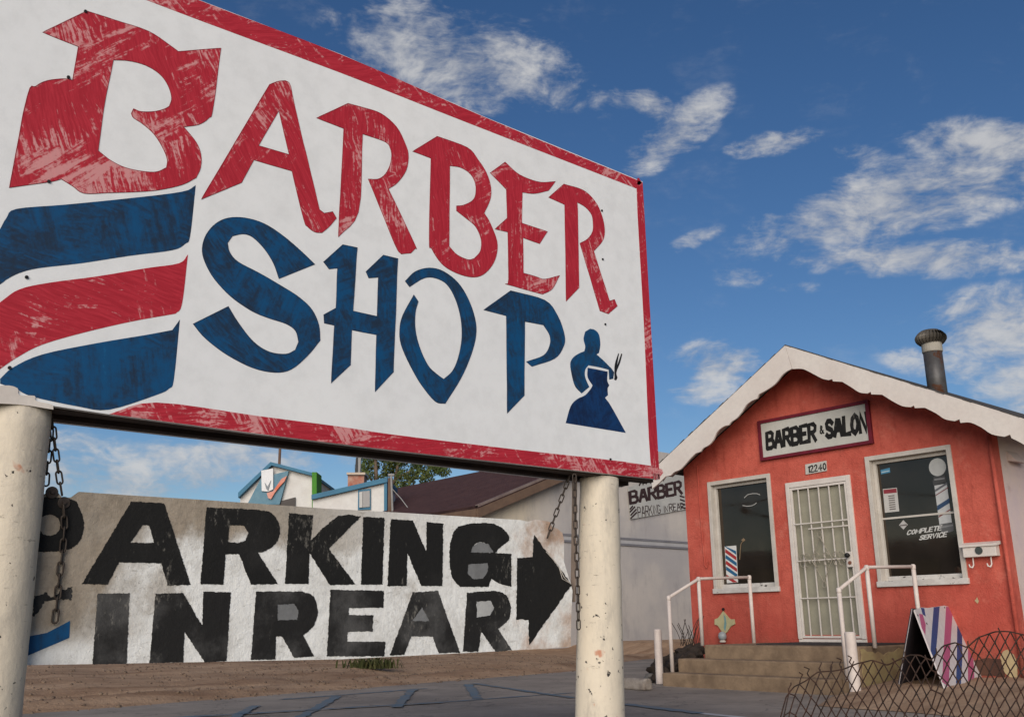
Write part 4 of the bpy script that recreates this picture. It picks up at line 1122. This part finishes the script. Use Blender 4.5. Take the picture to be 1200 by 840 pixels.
xl = on(787, 787, 1, 9.92).x
T1 = rail(xl, [(783.5, 700), (818.5, 678), (878, 676)], (.167, .5, .5), 'white pipe handrail left of the steps, in front of the striped window board', YF - .3)
xr_ = on(990, 785, 1, 9.92).x
T2 = rail(xr_, [(983, 691), (1015.5, 664.5), (1070, 663.5)], (.167, .5, .5), 'white pipe handrail on the right side of the steps, by the striped folding board', YF - .45)
print('rails', [tuple(round(c, 2) for c in p) for p in T1 + T2])


def bollard(px, pyb, pyt, zb_, r, label):
    p = on(px, pyb, 2, zb_); d = Vector((p.x, p.y, 0)).length
    # height from the sight line over the same ground point
    ax_ = 1; zt_ = on(px - (pyb - pyt) * .1 * (px > 900), pyt, 1, p.y).z
    o = obj('bollard', lathe((p.x, p.y, 0), [(r, zb_ - .1), (r * 1.01, zb_ + .05), (r, zt_ - .012), (r * .8, zt_)], 18), M['rail_paint'], None, smooth=True, loc=(p.x, p.y, zb_))
    o.modifiers.new('edge', 'EDGE_SPLIT').split_angle = R(40)
    tag(o, label, 'bollard', 'white bollards at the foot of the steps')


bollard(773.5, 801, 737, 0, .052, 'short white bollard at the left end of the bottom step')
bollard(1003, 813, 740, .05, .058, 'white bollard at the right end of the steps, behind the torn wire fence')

# ------------------------------------------------------------------ dirt bed right of the steps
front = [on(*p, 2, .012) for p in [(972, 817), (958, 826), (1000, 829.5), (1060, 833), (1115, 838)]]
front += [Vector((-3.2, 7.75, .012)), Vector((-1.0, 7.3, .012)), (Vector((8, 7.0, .012)))]
fl = []
for a, b in zip(front, front[1:]):
    k = max(1, int((b - a).length / .12))
    fl += [a + (b - a) * i / k for i in range(k)]
vs = []; nt = 26
for i, p in enumerate(fl):
    for j in range(nt):
        t = j / (nt - 1); y = p.y + (YF + .02 - p.y) * t ** 1.3; x = p.x if p.x > pxr - .2 else p.x + (pxr - .12 - p.x) * min(1, t * 1.5)
        z = .010 + .13 * min(1, (y - p.y) / 1.4) ** .8 + noise.fractal(Vector((x * 2, y * 2, 7)), 1, 2, 4) * .022 * min(1, t * 6)
        vs.append((x, y, z))
fs = [(i * nt + j, (i + 1) * nt + j, (i + 1) * nt + j + 1, i * nt + j + 1) for i in range(len(fl) - 1) for j in range(nt - 1)]
tag(obj('dirt_bed', (vs, fs), M['dirt'], smooth=True), kind='structure')

# ------------------------------------------------------------------ striped folding board
ZB = .135
FL, FR, BR = on(1054, 801.5, 2, ZB), on(1107.5, 806, 2, ZB), on(1150, 793.5, 2, ZB)
mid = (FL + FR) / 2; dvec = (BR - FR)
lo, hi = 0, 2
for _ in range(40):
    h = (lo + hi) / 2; v = mid + Vector((0, 0, h)) - EYE; py = 420 - F * v.dot(u2) / v.dot(fw)
    if py > 713: lo = h
    else: hi = h
APX = mid + Vector((0, 0, h)); print('board h', h, 'w', (FL - FR).length, 'd', dvec.length, FL, FR, BR, 'apx px', 600 + F * (APX - EYE).dot(r2) / (APX - EYE).dot(fw))
AB = empty('folding_board', mid, 'A-frame board with pink, blue and white stripes, standing on dirt by the right rail', 'sandwich board')
nR = (APX - FR).cross(dvec).normalized()
if nR.dot(EYE - FR) < 0: nR = -nR
def rp(px, py, l=0.0):
    x, y = px / 6 + 1040, py / 6 + 700
    return onp(x, y, FR, nR) + nR * l
outl = [(190, 84), (240, 68), (282, 72), (400, 55), (442, 66), (462, 96), (492, 175), (545, 300), (600, 425), (662, 558), (560, 612), (405, 635), (330, 445), (258, 262)]
bw = mottled('board_paint_white', (.60, .54, .52), (.52, .46, .45), 5)
obj('panel', plate([[rp(*p, -.014) for p in outl]], nR * .014), bw, AB)
for c, pts in [((.42, .09, .18), [(222, 112), (247, 118), (268, 188), (266, 262), (240, 210)]), ((.02, .055, .17), [(234, 70), (258, 74), (268, 132), (247, 116)]), ((.02, .055, .17), [(325, 67), (366, 62), (352, 250), (334, 445), (303, 372), (312, 230)]),
               ((.42, .07, .17), [(412, 62), (440, 67), (458, 92), (444, 300), (430, 625), (384, 590), (398, 300)]), ((.02, .07, .20), [(491, 178), (524, 255), (526, 420), (516, 605), (482, 600), (488, 400)]), ((.40, .07, .17), [(566, 352), (604, 438), (612, 590), (566, 606)])]:
    obj('stripe', plate([[rp(*p, .0) for p in pts]], nR * .0015), flat('board_%s' % ('pink' if c[0] > .1 else 'blue'), c), AB)
for p in [(212, 124), (400, 70), (275, 182)]:
    cc = rp(*p, .0); obj('screw', tube([cc, cc + nR * .006], .01, 8), M['black'], AB)
# the left leaf, its edge towards us and its dark inner face
fwd_n = dvec.normalized()
leaf = [APX, FL, FL + dvec * .9, APX + dvec * .85]
nl = (FL - APX).cross(dvec).normalized()
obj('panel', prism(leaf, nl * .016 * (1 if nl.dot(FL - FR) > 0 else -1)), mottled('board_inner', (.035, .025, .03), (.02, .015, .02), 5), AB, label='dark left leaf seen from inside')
en = (FL - FR).normalized() * .006
obj('edge', prism([APX - fwd_n * .006, FL - fwd_n * .006, FL - fwd_n * .006 + en * 2.2, APX - fwd_n * .006 + en * 2.2], fwd_n * .005), bw, AB)
bk = [APX + dvec * .84, FL + dvec * .89, FR + dvec * .93]
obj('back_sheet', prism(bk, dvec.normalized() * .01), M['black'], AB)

# ------------------------------------------------------------------ torn chain-link fence
f2 = Vector((-math.sin(YAW), math.cos(YAW), 0)); rgt = Vector((math.cos(YAW), math.sin(YAW), 0))
topl = [(908, 860), (914, 838), (921, 812), (930, 800), (945, 792), (958, 783), (975, 781), (990, 778), (1005, 772), (1022, 768), (1040, 774), (1052, 768), (1066, 762), (1078, 762), (1091, 768), (1105, 752), (1120, 748), (1133, 753), (1146, 741), (1165, 735.5), (1185, 735.5), (1200, 738), (1260, 745), (1340, 738)]
PXA, PXB, NW = 912, 1345, 70


def fdepth(px): return 4.95 - .45 * (px - 912) / 400 + .10 * math.sin(px * .021)


def ftop(px):
    for (x0, y0_), (x1, y1_) in zip(topl, topl[1:]):
        if px <= x1: return y0_ + (y1_ - y0_) * (px - x0) / (x1 - x0) + 5
    return topl[-1][1]


FN = empty('wire_fence', onf(1000, 900, 4.8) * 1.0, 'torn rusty chain-link fence sagging in front of the dirt bed', 'fence')
FN.location.z = 0
ROWH = 11.2


def fpt(u, row):
    """u: column in wires, row: half-diamonds below the top edge"""
    px = PXA + (PXB - PXA) * u / NW
    lean = 0 if px > 985 else (985 - px) * .012
    py = ftop(px) + row * ROWH
    k = min(1, row / 7)
    px2 = px + row * lean * 1.0 + 2.4 * noise.noise(Vector((u * .25, row * .35, 2))) * k * 1.5
    py2 = py + 2.6 * noise.noise(Vector((u * .2, row * .5, 8))) + 10 * (0 if px > 960 else (960 - px) / 48) * 0
    d = fdepth(px) + .06 * noise.noise(Vector((u * .15, row * .25, 5)))
    return onf(px2, py2, d)


for i in range(NW):
    pts = []; row = 0
    while row < 24:
        u = i + ((row + i) % 2); p = fpt(u, row)
        if p.z < .01: break
        pts.append(p); row += 1
    if len(pts) < 2: continue
    fine = []
    for j, p in enumerate(pts):                                   # round the bends and let neighbours pass over and under
        off = -f2 * .004 * (1 if (j % 2) else -1)
        if 0 < j < len(pts) - 1:
            fine += [p + (pts[j - 1] - p) * .14, p + off, p + (pts[j + 1] - p) * .14]
        else: fine.append(p)
    # twisted barb at the top
    pxi = PXA + (PXB - PXA) * i / NW
    b0 = fine[0]
    if pxi < 1000 or random.random() < .22: fine = [b0 + Vector((0, 0, .014 + .012 * random.random())) + rgt * random.uniform(-.012, .012)] + fine
    if random.random() < .5 and pxi < 1000: fine = [fine[0] + Vector((0, 0, .03)) + rgt * random.uniform(-.02, .02), fine[0] + rgt * .012 + Vector((0, 0, .02))] + fine
    obj('wire', tube(fine, .0030, 5), M['fence_wire'], FN)
tw = [fpt(u / 2, 0) for u in range(0, NW * 2 + 1)]
obj('top_wire', tube(tw, .0034, 5), M['fence_wire'], FN)
PF = onf(1290, 900, fdepth(1290)); PF.z = 0
obj('fence_post', tube([(PF.x, PF.y, -.1), (PF.x, PF.y, .95)], .03, 12), M['rust_steel'], FN)

# ------------------------------------------------------------------ rubble, wheel stop, weed
def rock(c, r, sq, seed, mat, label, group=None, name='rock'):
    bm = bmesh.new(); bmesh.ops.create_icosphere(bm, subdivisions=2, radius=1)
    for v in bm.verts:
        n = 1.5 * noise.fractal(v.co * 1.4 + Vector((seed * 3.1, 0, 0)), 1, 2, 3); v.co *= 1 + n * .38
        v.co = Vector((v.co.x * r * sq[0], v.co.y * r * sq[1], v.co.z * r * sq[2]))
    me = bpy.data.meshes.new(name); bm.to_mesh(me); bm.free(); me.materials.append(mat)
    o = bpy.data.objects.new(name, me); COL.objects.link(o); o.location = c; o.rotation_euler = (0, 0, seed * 1.7)
    return tag(o, label, 'rock', group)


rr = random.Random(11)
ROCKS = [(767, 783, 10.40, .09, 'dark rock at the far left end of the rubble heap by the steps'), (772, 776, 10.55, .09, 'dark rock at the back left of the rubble heap by the steps'), (780, 784, 10.25, .09, 'low dark rock between the left bollard and the rail post'),
         (781, 773, 10.7, .10, 'dark rock above the left bollard top in the rubble heap'), (789, 778, 10.35, .10, 'dark rock beside the second step end, low in the rubble heap'), (791, 769, 10.75, .10, 'dark rock right of the rail post in the rubble heap'),
         (799, 771, 10.5, .10, 'dark rock resting on the corner of the second step'), (801, 764, 10.8, .10, 'dark rock in the upper middle of the rubble heap'), (808, 767, 10.5, .09, 'dark rock over the middle of the second step end'),
         (810, 760, 10.9, .10, 'dark rock near the top of the rubble heap under the dry weed'), (816, 765, 10.6, .09, 'dark rock against the porch front corner'), (820, 759, 10.9, .09, 'topmost dark rock of the rubble heap, against the porch edge'),
         (770, 791, 10.15, .07, 'small low dark rock behind the foot of the left bollard'), (796, 776, 10.7, .15, 'broad dark rock at the core of the rubble heap'), (811, 772, 10.75, .16, 'broad dark rock half hidden behind the second step'), (783, 780, 10.7, .15, 'broad dark rock at the bottom of the rubble heap')]
for i, (px, py, y, r, lab_) in enumerate(ROCKS):
    p = on(px, py, 1, y)
    rock((min(p.x, pxl - r * .6), y, max(.02, p.z - r * .25)), r, (1.2, 1, .85), i + 1, M['rock'], lab_, 'rocks heaped beside the steps')
p = on(762, 795, 2, .05); rock((p.x, p.y, .05), .09, (1.2, .9, .7), 31, mottled('grey_rock', (.16, .145, .13), (.10, .09, .08), 6), 'grey lump of concrete in front of the dark rubble, left of the bollard')
# dry weed on the heap
tw_ = []
b0 = on(808, 756, 1, 11.4)
for i in range(16):
    a = rr.uniform(0, 6.28); L = rr.uniform(.12, .42); q = Vector((rr.uniform(-.12, .12), rr.uniform(-.1, .1), 0))
    tw_.append(tube([b0 + q, b0 + q + Vector((math.cos(a) * L * .2, math.sin(a) * L * .2, L * .55)), b0 + q + Vector((math.cos(a) * L * .45, math.sin(a) * L * .45, L))], .006, 4))
tag(obj('dry_weed', join(*tw_), M['rock'], loc=tuple(b0)), 'dark dry weed growing between the rubble and the corner of the orange shop', 'weed')

e = on(760, 809, 2, 0.0); ex, ey = e.x, e.y
WS = []
prof = [(-.085, 0), (.085, 0), (.075, .10), (.045, .135), (-.045, .135), (-.075, .10)]
poly = [Vector((ex, ey + a, b + .005)) for a, b in prof]
dirw = Vector((-1.0, .12, 0)).normalized()
o = obj('wheel_stop', prism(poly, dirw * 1.25), mottled('stop_concrete', (.36, .31, .26), (.13, .095, .075), 5, .9, 40, .7, .01), None, bev=.02, loc=(ex, ey, 0))
tag(o, 'chipped concrete wheel stop lying on the asphalt behind the right-hand sign post', 'wheel stop')


def weed(px, py, label, n=60, h=.16, w=.4, col=None):
    c = on(px, py, 2, 0.0)
    for _ in range(6): c = on(px, py, 2, gz(c.x, c.y) + .01)
    vs, fs = [], []
    for i in range(n):
        a = rr.uniform(0, 6.28); q = c + rgt * rr.gauss(0, w * .32) + f2 * rr.gauss(0, .07); L = rr.uniform(.4, 1) * h
        d = Vector((math.cos(a), math.sin(a), 0)); s = Vector((-d.y, d.x, 0)) * rr.uniform(.007, .018)
        k = len(vs); b = rr.uniform(.3, .9)
        vs += [q - s, q + s, q + d * L * b * .5 + Vector((0, 0, L * .75)) + s, q + d * L * b * .5 + Vector((0, 0, L * .75)) - s, q + d * L * b + Vector((0, 0, L))]
        fs += [(k, k + 1, k + 2, k + 3), (k + 3, k + 2, k + 4)]
    return tag(obj('weed', (vs, fs), col or M['weed'], loc=tuple(c)), label, 'weed')


M['weed'] = mottled('weed_green', (.050, .065, .020), (.085, .075, .03), 9)
weed(437, 783, 'green weed on the dirt below the black letter E of the parking board', 260, .20, .62)
weed(618, 787, 'dry weed at the edge of the asphalt below the black arrow', 26, .10, .25, mottled('weed_dry', (.16, .12, .06), (.10, .075, .04), 9))
weed(560, 775, 'thin weed on the bare dirt behind the parking board', 16, .08, .2)
# scattered pebbles on the dirt
vs, fs = [], []
bm = bmesh.new(); bmesh.ops.create_icosphere(bm, subdivisions=1, radius=1); iv = [v.co.copy() for v in bm.verts]; bm.verts.ensure_lookup_table(); iff = [tuple(v.index for v in f.verts) for f in bm.faces]; bm.free()
for i in range(2600):
    y = rr.uniform(-1, 15); s = rr.uniform(.05, 1) ** 1.3 * 7; x = edge_x(y) - s + .3; r = rr.uniform(.008, .026) * (1.6 if rr.random() < .05 else 1)
    c = Vector((x, y, max(.004, gz(x, y)) + r * .2)); k = len(vs)
    vs += [c + Vector((v.x * r * rr.uniform(.8, 1.3), v.y * r, v.z * r * .7)) for v in iv]; fs += [tuple(k + t for t in q) for q in iff]
tag(obj('pebbles', (vs, fs), mottled('pebble', (.20, .14, .095), (.11, .075, .055), 3)), 'small stones scattered over the bare dirt', 'gravel', kind='stuff')

# ------------------------------------------------------------------ the cream building with the brown roof
XG = -18.7; XGO = -18.35
A, B = on(560, 592, 0, XGO), on(640, 558.5, 0, XGO); s = (B.z - A.z) / (B.y - A.y)
d = ray(573, 550); t = (A.z - s * A.y - H) / (d.z - s * d.y); RG = EYE + d * t; yr, zr_ = RG.y, RG.z
C_ = on(728, 566.5, 0, XGO); s2 = (zr_ - C_.z) / (C_.y - yr)
print('gable', A, B, s, 'ridge', yr, zr_, RG.x, 'right', C_, s2)
s2 = max(.3, s2)
GB = empty('cream_building', (XG, yr, 0), 'cream and grey stucco building with a brown shingle roof, behind the orange shop', 'building')
yL0, yR0 = A.y + .25, C_.y + .5
def gzr(y): return zr_ - (s * (yr - y) if y < yr else s2 * (y - yr))
XW = on(459, 573, 1, yr).x
def gpoly(x, dz): return [Vector((x, yL0, -.2)), Vector((x, yR0 + 9, -.2)), Vector((x, yR0 + 9, gzr(yR0) - dz)), Vector((x, yR0, gzr(yR0) - dz)), Vector((x, yr, zr_ - dz)), Vector((x, yL0, gzr(yL0) - dz))]
GB.location = (XG, A.y, 0)
obj('gable_wall', prism(gpoly(XG, .10), (-.2, 0, 0)), M['grey'], GB)
obj('side_wall', box((XW, yL0, -.2), (XG - .21, yL0 + .2, gzr(yL0) - .12)), M['cream'], GB)
brown = mottled('brown_timber', (.15, .095, .065), (.11, .07, .05), 3)
for ya, yb in ((A.y, yr), (yR0, yr)):
    pts = [Vector((XGO, ya, gzr(ya))), Vector((XGO, yb, gzr(yb))), Vector((XGO, yb, gzr(yb) - .07)), Vector((XGO, ya, gzr(ya) - .07))]
    obj('roof', prism(pts, (XW - XGO, 0, 0)), M['roof_brown'], GB)
    fb = [Vector((XGO + .001, ya, gzr(ya) - .072)), Vector((XGO + .001, yb, gzr(yb) - .072)), Vector((XGO + .001, yb, gzr(yb) - .30)), Vector((XGO + .001, ya, gzr(ya) - .30))]
    obj('rake_board', prism(fb, (-.05, 0, 0)), brown, GB)
    me_ = [Vector((XGO + .02, ya, gzr(ya) + .02)), Vector((XGO + .02, yb, gzr(yb) + .02)), Vector((XGO + .02, yb, gzr(yb) - .04)), Vector((XGO + .02, ya, gzr(ya) - .04))]
    obj('roof_edge', prism(me_, (-.12, 0, 0)), mottled('edge_metal', (.22, .17, .15), (.13, .09, .08), 2), GB)
ef = obj('eave_board', box((XW, A.y - .02, A.z - .30), (XGO - .06, A.y + .02, A.z - .075)), brown, GB)
zb1, zb3 = on(770, 640.3, 0, XG).z, on(770, 633.5, 0, XG).z
bandm = mottled('band_paint', (.19, .185, .20), (.15, .145, .155), 3)
for zz in (zb1, zb3): obj('moulding', box((XG + .002, yL0, zz - .03), (XG + .035, yR0 + 9, zz + .03)), bandm, GB)
obj('moulding', box((XG + .002, yL0, zb1 + .032), (XG + .02, yR0 + 9, zb3 - .032)), mottled('band_pale', (.40, .385, .385), (.34, .33, .33), 2), GB)
# painted notice on that wall
nb = lambda p: tr(p, 12, 720, 550)
def wp(px, py, dx=.0): return on(px, py, 0, XG + .05 + dx)
NB = empty('parking_notice', wp(770, 580), 'grey painted notice reading BARBER over PARKING IN REAR, on the wall behind the shop', 'sign')
obj('board', plate([[wp(*p, -.03) for p in nb([(186, 255), (640, 95), (962, 5), (1004, 560), (222, 700)])]], (.03, 0, 0)), mottled('notice_grey', (.42, .41, .385), (.34, .335, .32), 1.5), NB)
dk = mottled('notice_brown', (.028, .014, .016), (.04, .022, .022), 4)
lettering(NB, 'letter', 'BARBER', [wp(*p) for p in nb([(215, 315), (930, 165), (945, 335), (225, 475)])], .25, dk, (.004, 0, 0), .22, each=True)
lettering(NB, 'lettering', 'PARKING', [wp(*p) for p in nb([(325, 530), (640, 500), (650, 610), (335, 665)])], .12, dk, (.004, 0, 0), .16, wob=.07, seed=3)
lettering(NB, 'lettering', 'IN', [wp(*p) for p in nb([(690, 520), (745, 510), (750, 595), (695, 605)])], .13, dk, (.004, 0, 0), .2, wob=.05, seed=5)
lettering(NB, 'lettering', 'REAR', [wp(*p) for p in nb([(765, 485), (965, 470), (985, 555), (775, 590)])], .13, dk, (.004, 0, 0), .16, wob=.05, seed=6)
for p, q_ in [((215, 560), (260, 510)), ((215, 600), (290, 520)), ((225, 645), (310, 555)), ((225, 690), (315, 600)), ((915, 370), (985, 390)), ((920, 420), (990, 445)), ((930, 475), (995, 495)), ((940, 530), (1000, 545)), ((345, 228), (385, 160)), ((395, 218), (425, 160)), ((440, 205), (465, 165)), ((500, 195), (520, 165)), ((555, 185), (575, 160)), ((640, 160), (690, 85)), ((680, 160), (740, 70))]:
    u, v = wp(*nb([p])[0]), wp(*nb([q_])[0]); n_ = (v - u).normalized().cross(Vector((1, 0, 0))) * .024
    obj('hatch_stroke', ([u - n_ + Vector((.004, 0, 0)), v - n_ + Vector((.004, 0, 0)), v + n_ + Vector((.004, 0, 0)), u + n_ + Vector((.004, 0, 0))], [(0, 1, 2, 3)]), dk, NB)

# ------------------------------------------------------------------ white buildings far left, tree, poles
def ff(p, d): return onf(p[0], p[1], d)
def slab(name, pts, d, depth, mat, par, label=None): return obj(name, prism([ff(p, d) for p in pts], f2 * depth), mat, par, label=label)
k7 = lambda p: tr(p, 6, 280, 520)
HB = 760                                     # pixel row safely below the far buildings' ground line
c = onf(325, 740, 45); c.z = 0
CH = empty('white_hall', c, 'white gabled hall with blue roof edges and a fish mural, beyond the parking board', 'building')
slab('wall', [(281.5, HB), (281.5, 579), (318, 544), (366, 556.5), (366, HB)], 45, 9, M['far_white'], CH)
slab('roof', [(279, 583), (279, 577), (317, 541), (367, 554), (367, 557.5), (318, 545), (281.5, 580.5)], 44.7, 9.5, M['far_blue'], CH)
slab('corner_trim', [(365.5, HB), (365.5, 553), (371, 553), (371, HB)], 44.6, 1.2, M['far_green'], CH)
mu = slab('mural', k7([(65, 412), (155, 240), (240, 215), (350, 188), (285, 425), (65, 425)]), 44.8, .15, mottled('mural_blue', (.10, .20, .27), (.15, .25, .30), 1.2), CH)
slab('mural_panel', k7([(157, 187), (240, 172), (240, 318), (205, 335), (160, 330)]), 44.7, .09, flat('mural_white', (.66, .66, .66)), mu)
slab('fish', k7([(195, 345), (240, 332), (268, 290), (300, 245), (336, 225), (320, 262), (285, 300), (250, 345), (225, 388), (205, 380)]), 44.68, .1, mottled('fish_orange', (.62, .12, .05), (.60, .42, .36), 1.4), mu)
slab('mural_line', k7([(180, 270), (200, 300), (225, 255), (205, 330), (190, 310)]), 44.66, .03, flat('mural_dark', (.20, .22, .24)), mu)
slab('opening', k7([(288, 402), (396, 374), (396, 470), (288, 470)]), 44.9, .08, flat('far_dark', (.06, .05, .045)), CH)
p0 = onf(329, 545, 47); p1 = onf(329.3, 500, 47)
FP = obj('flagpole', tube([(p0.x, p0.y, 0), p1], .07, 8), mottled('pole_brown', (.16, .09, .06), (.12, .07, .05), 3), loc=(p0.x, p0.y, 0)); tag(FP, 'brown pole rising behind the ridge of the white hall', 'pole')
c = onf(410, 745, 29); c.z = 0
WG = empty('white_wing', c, 'low white building with blue roof edge, small window and brick chimney', 'building')
slab('wall', [(366.5, HB), (366.5, 584), (452, 562), (452, HB)], 29, 2.4, M['far_white'], WG)
slab('roof', [(365, 585), (365, 579.5), (454, 559), (454, 564.5)], 28.85, 2.6, M['far_blue'], WG)
slab('corner_trim', [(450, HB), (450, 564), (453.5, 563), (453.5, HB)], 28.9, .5, M['far_blue'], WG)
wn = slab('window', k7([(838, 322), (926, 314), (926, 460), (836, 464)]), 28.94, .055, M['far_blue'], WG)
slab('pane', k7([(846, 335), (920, 328), (920, 442), (846, 448)]), 28.91, .025, flat('far_pane', (.20, .19, .19), .2), wn)
slab('curtain', k7([(847, 340), (868, 338), (866, 446), (847, 446)]), 28.88, .025, flat('far_curtain', (.45, .44, .42)), wn)
chm = slab('chimney', k7([(765, 300), (765, 205), (882, 205), (876, 320)]), 30.2, .6, mottled('chimney_brick', (.30, .060, .028), (.42, .30, .23), 1.6), WG)
slab('chimney_cap', k7([(757, 216), (757, 200), (888, 200), (888, 216)]), 30.1, .8, flat('cap_pale', (.45, .36, .28)), chm)
slab('stack', k7([(815, 200), (822, 100), (845, 70), (850, 200)]), 30.4, .2, M['black'], chm)
slab('stack', k7([(838, 90), (858, 90), (852, 200), (838, 200)]), 30.35, .15, flat('stack_grey', (.25, .24, .23)), chm)
p0 = onf(457, 740, 28.4); p1 = onf(457.5, 560, 28.4)
UP = empty('utility_post', (p0.x, p0.y, 0), 'brown post with a metal conduit at the end of the low white building', 'post')
obj('post', tube([(p0.x, p0.y, 0), p1], .075, 8), brown, UP)
p2, p3 = onf(460, 600, 28.2), onf(458.5, 557, 28.2)
zinc = mottled('zinc', (.30, .29, .28), (.22, .21, .2), 4, .5)
obj('conduit', tube([p2, p3], .032, 8), zinc, UP); obj('cap', tube([onf(455, 556.5, 28.2), onf(462, 556.5, 28.2)], .045, 8), zinc, UP)
obj('cable', tube([onf(460, 573, 28.2), onf(470, 584, 28), onf(484, 603, 27.8)], .014, 5), zinc, UP)


def tree(px, py, d, R_, label, n=12000):
    c = onf(px, py, d); base = Vector((c.x, c.y, .2))
    t = empty('tree', base, label, 'tree')
    bark = mottled('bark', (.16, .115, .08), (.10, .07, .05), 5)
    limbs = []
    for a, b, r0, r1 in [((440, 760), (443, 590), .22, .17), ((443, 590), (440, 540), .16, .09), ((443, 590), (463, 562), .13, .09), ((463, 562), (472, 520), .09, .05), ((440, 540), (432, 505), .09, .04), ((463, 562), (492, 545), .07, .03), ((443, 575), (425, 545), .07, .03)]:
        p, q = onf(*a, d), onf(*b, d); m_ = (p + q) / 2 + f2 * rr.uniform(-.2, .2)
        limbs.append(tube([p, m_, q], 1, 8, radii=[r0, (r0 + r1) / 2, r1]))
    obj('trunk', join(*limbs), bark, t, smooth=True)
    cl = [(c + rgt * rr.gauss(0, R_ * .55) + f2 * rr.gauss(0, R_ * .5) + Vector((0, 0, rr.gauss(.3, R_ * .42))), rr.uniform(.35, .75)) for _ in range(70)]
    cl += [(onf(px_, py_, d + rr.uniform(-1, 1)), .42) for px_, py_ in [(424, 548), (432, 538), (455, 552), (470, 556), (482, 558), (495, 556), (505, 552), (515, 547), (522, 542), (470, 540), (490, 540), (450, 535), (430, 556), (478, 566), (438, 545), (462, 545), (488, 548), (510, 545), (500, 562), (466, 568), (520, 552), (446, 562), (512, 535), (430, 530)] for _k in range(3)]
    vs, fs = [], []
    for i in range(n):
        q, r = rr.choice(cl); v = Vector((rr.gauss(0, 1), rr.gauss(0, 1), rr.gauss(0, 1))).normalized() * r * rr.uniform(.3, 1) ** .5; v.z *= .75
        p = q + v; n_ = (v.normalized() + Vector((rr.gauss(0, .5), rr.gauss(0, .5), rr.gauss(0, .5) + .3))).normalized()
        a = n_.orthogonal().normalized(); b = n_.cross(a); an = rr.uniform(0, 6.28); a, b = a * math.cos(an) + b * math.sin(an), b * math.cos(an) - a * math.sin(an)
        L, W = rr.uniform(.12, .22), rr.uniform(.05, .09); k = len(vs)
        vs += [p - a * L * .5, p + b * W * .5, p + a * L * .5, p - b * W * .5]; fs.append((k, k + 1, k + 2, k + 3))
    lm, T, b_ = pbr('leaf', .7, .25)
    T.l.new(T.mix(T.ramp(T.noise(objco(T), 1.6, 3, .6), .35, .65), (.050, .075, .018), (.105, .120, .035)), b_.inputs['Base Color'])
    obj('crown', (vs, fs), lm, t)


tree(470, 515, 50, 2.1, 'leafy green tree showing between the white building and the brown roof')


# ------------------------------------------------------------------ across the street: what the shop windows mirror
def mir(px, py, y):
    """the point on the plane y that the window glass shows at a photo pixel"""
    g = on(px, py, 1, YG); d = (g - EYE); d.y = -d.y; return g + d * ((y - g.y) / d.y)


sl0, sl1, sl2 = mir(874, 598, -14), mir(906, 608, -14), mir(925, 622, -14)
SLP = empty('street_lamp', (sl2.x, sl2.y, 0), 'dark street lamp with a long arm, mirrored in the left shop window', 'street lamp')
obj('pole', tube([(sl2.x, sl2.y, 0), sl2], .10, 10), M['dark_steel'], SLP); obj('arm', tube([sl2, sl1, sl0], .05, 8), M['dark_steel'], SLP)
hd = (sl0 - sl1).normalized(); obj('lamp_head', tube([sl0 - hd * .35, sl0 - hd * .2, sl0 + hd * .15, sl0 + hd * .4], 1, 12, radii=[.06, .17, .15, .04]), M['dark_steel'], SLP)
for (p_, q_, lab_) in [((845, 592), (903, 584), 'overhead wire mirrored near the top of the left shop window'), ((1040, 574), (1112, 580), 'overhead wire mirrored high in the right shop window'), ((1037, 636), (1120, 630), 'thick overhead wire mirrored low in the right shop window')]:
    a, b = mir(*p_, -16), mir(*q_, -16); dd = b - a
    pts = [a + dd * t + Vector((0, 0, -.12 * dd.length * (.25 - (t - .5) ** 2))) for t in [-1.5 + .25 * i for i in range(17)]]
    tag(obj('overhead_wire', tube(pts, .035, 5), M['black'], loc=tuple(a)), lab_, 'wire', 'wires mirrored in the shop windows')
c = mir(885, 670, -26); c.z = 0
AC = empty('stucco_building', c, 'long low stucco building across the street, mirrored in the lower shop windows', 'building')
ztop_ = mir(885, 652, -26).z
obj('wall', box((c.x - 8, c.y - 8, -.1), (c.x + 26, c.y, ztop_)), mottled('across_wall', (.30, .27, .24), (.24, .22, .2), 1), AC)
obj('parapet', box((c.x - 8.2, c.y - .5, ztop_ + .002), (c.x + 26.2, c.y + .12, ztop_ + .3)), M['brown_parapet'] if 'brown_parapet' in M else M['trim'], AC)
for i in range(5): obj('window', box((c.x - 6 + i * 5, c.y + .002, 1.2), (c.x - 3.4 + i * 5, c.y + .05, ztop_ - .7)), M['glass_dark'], AC)
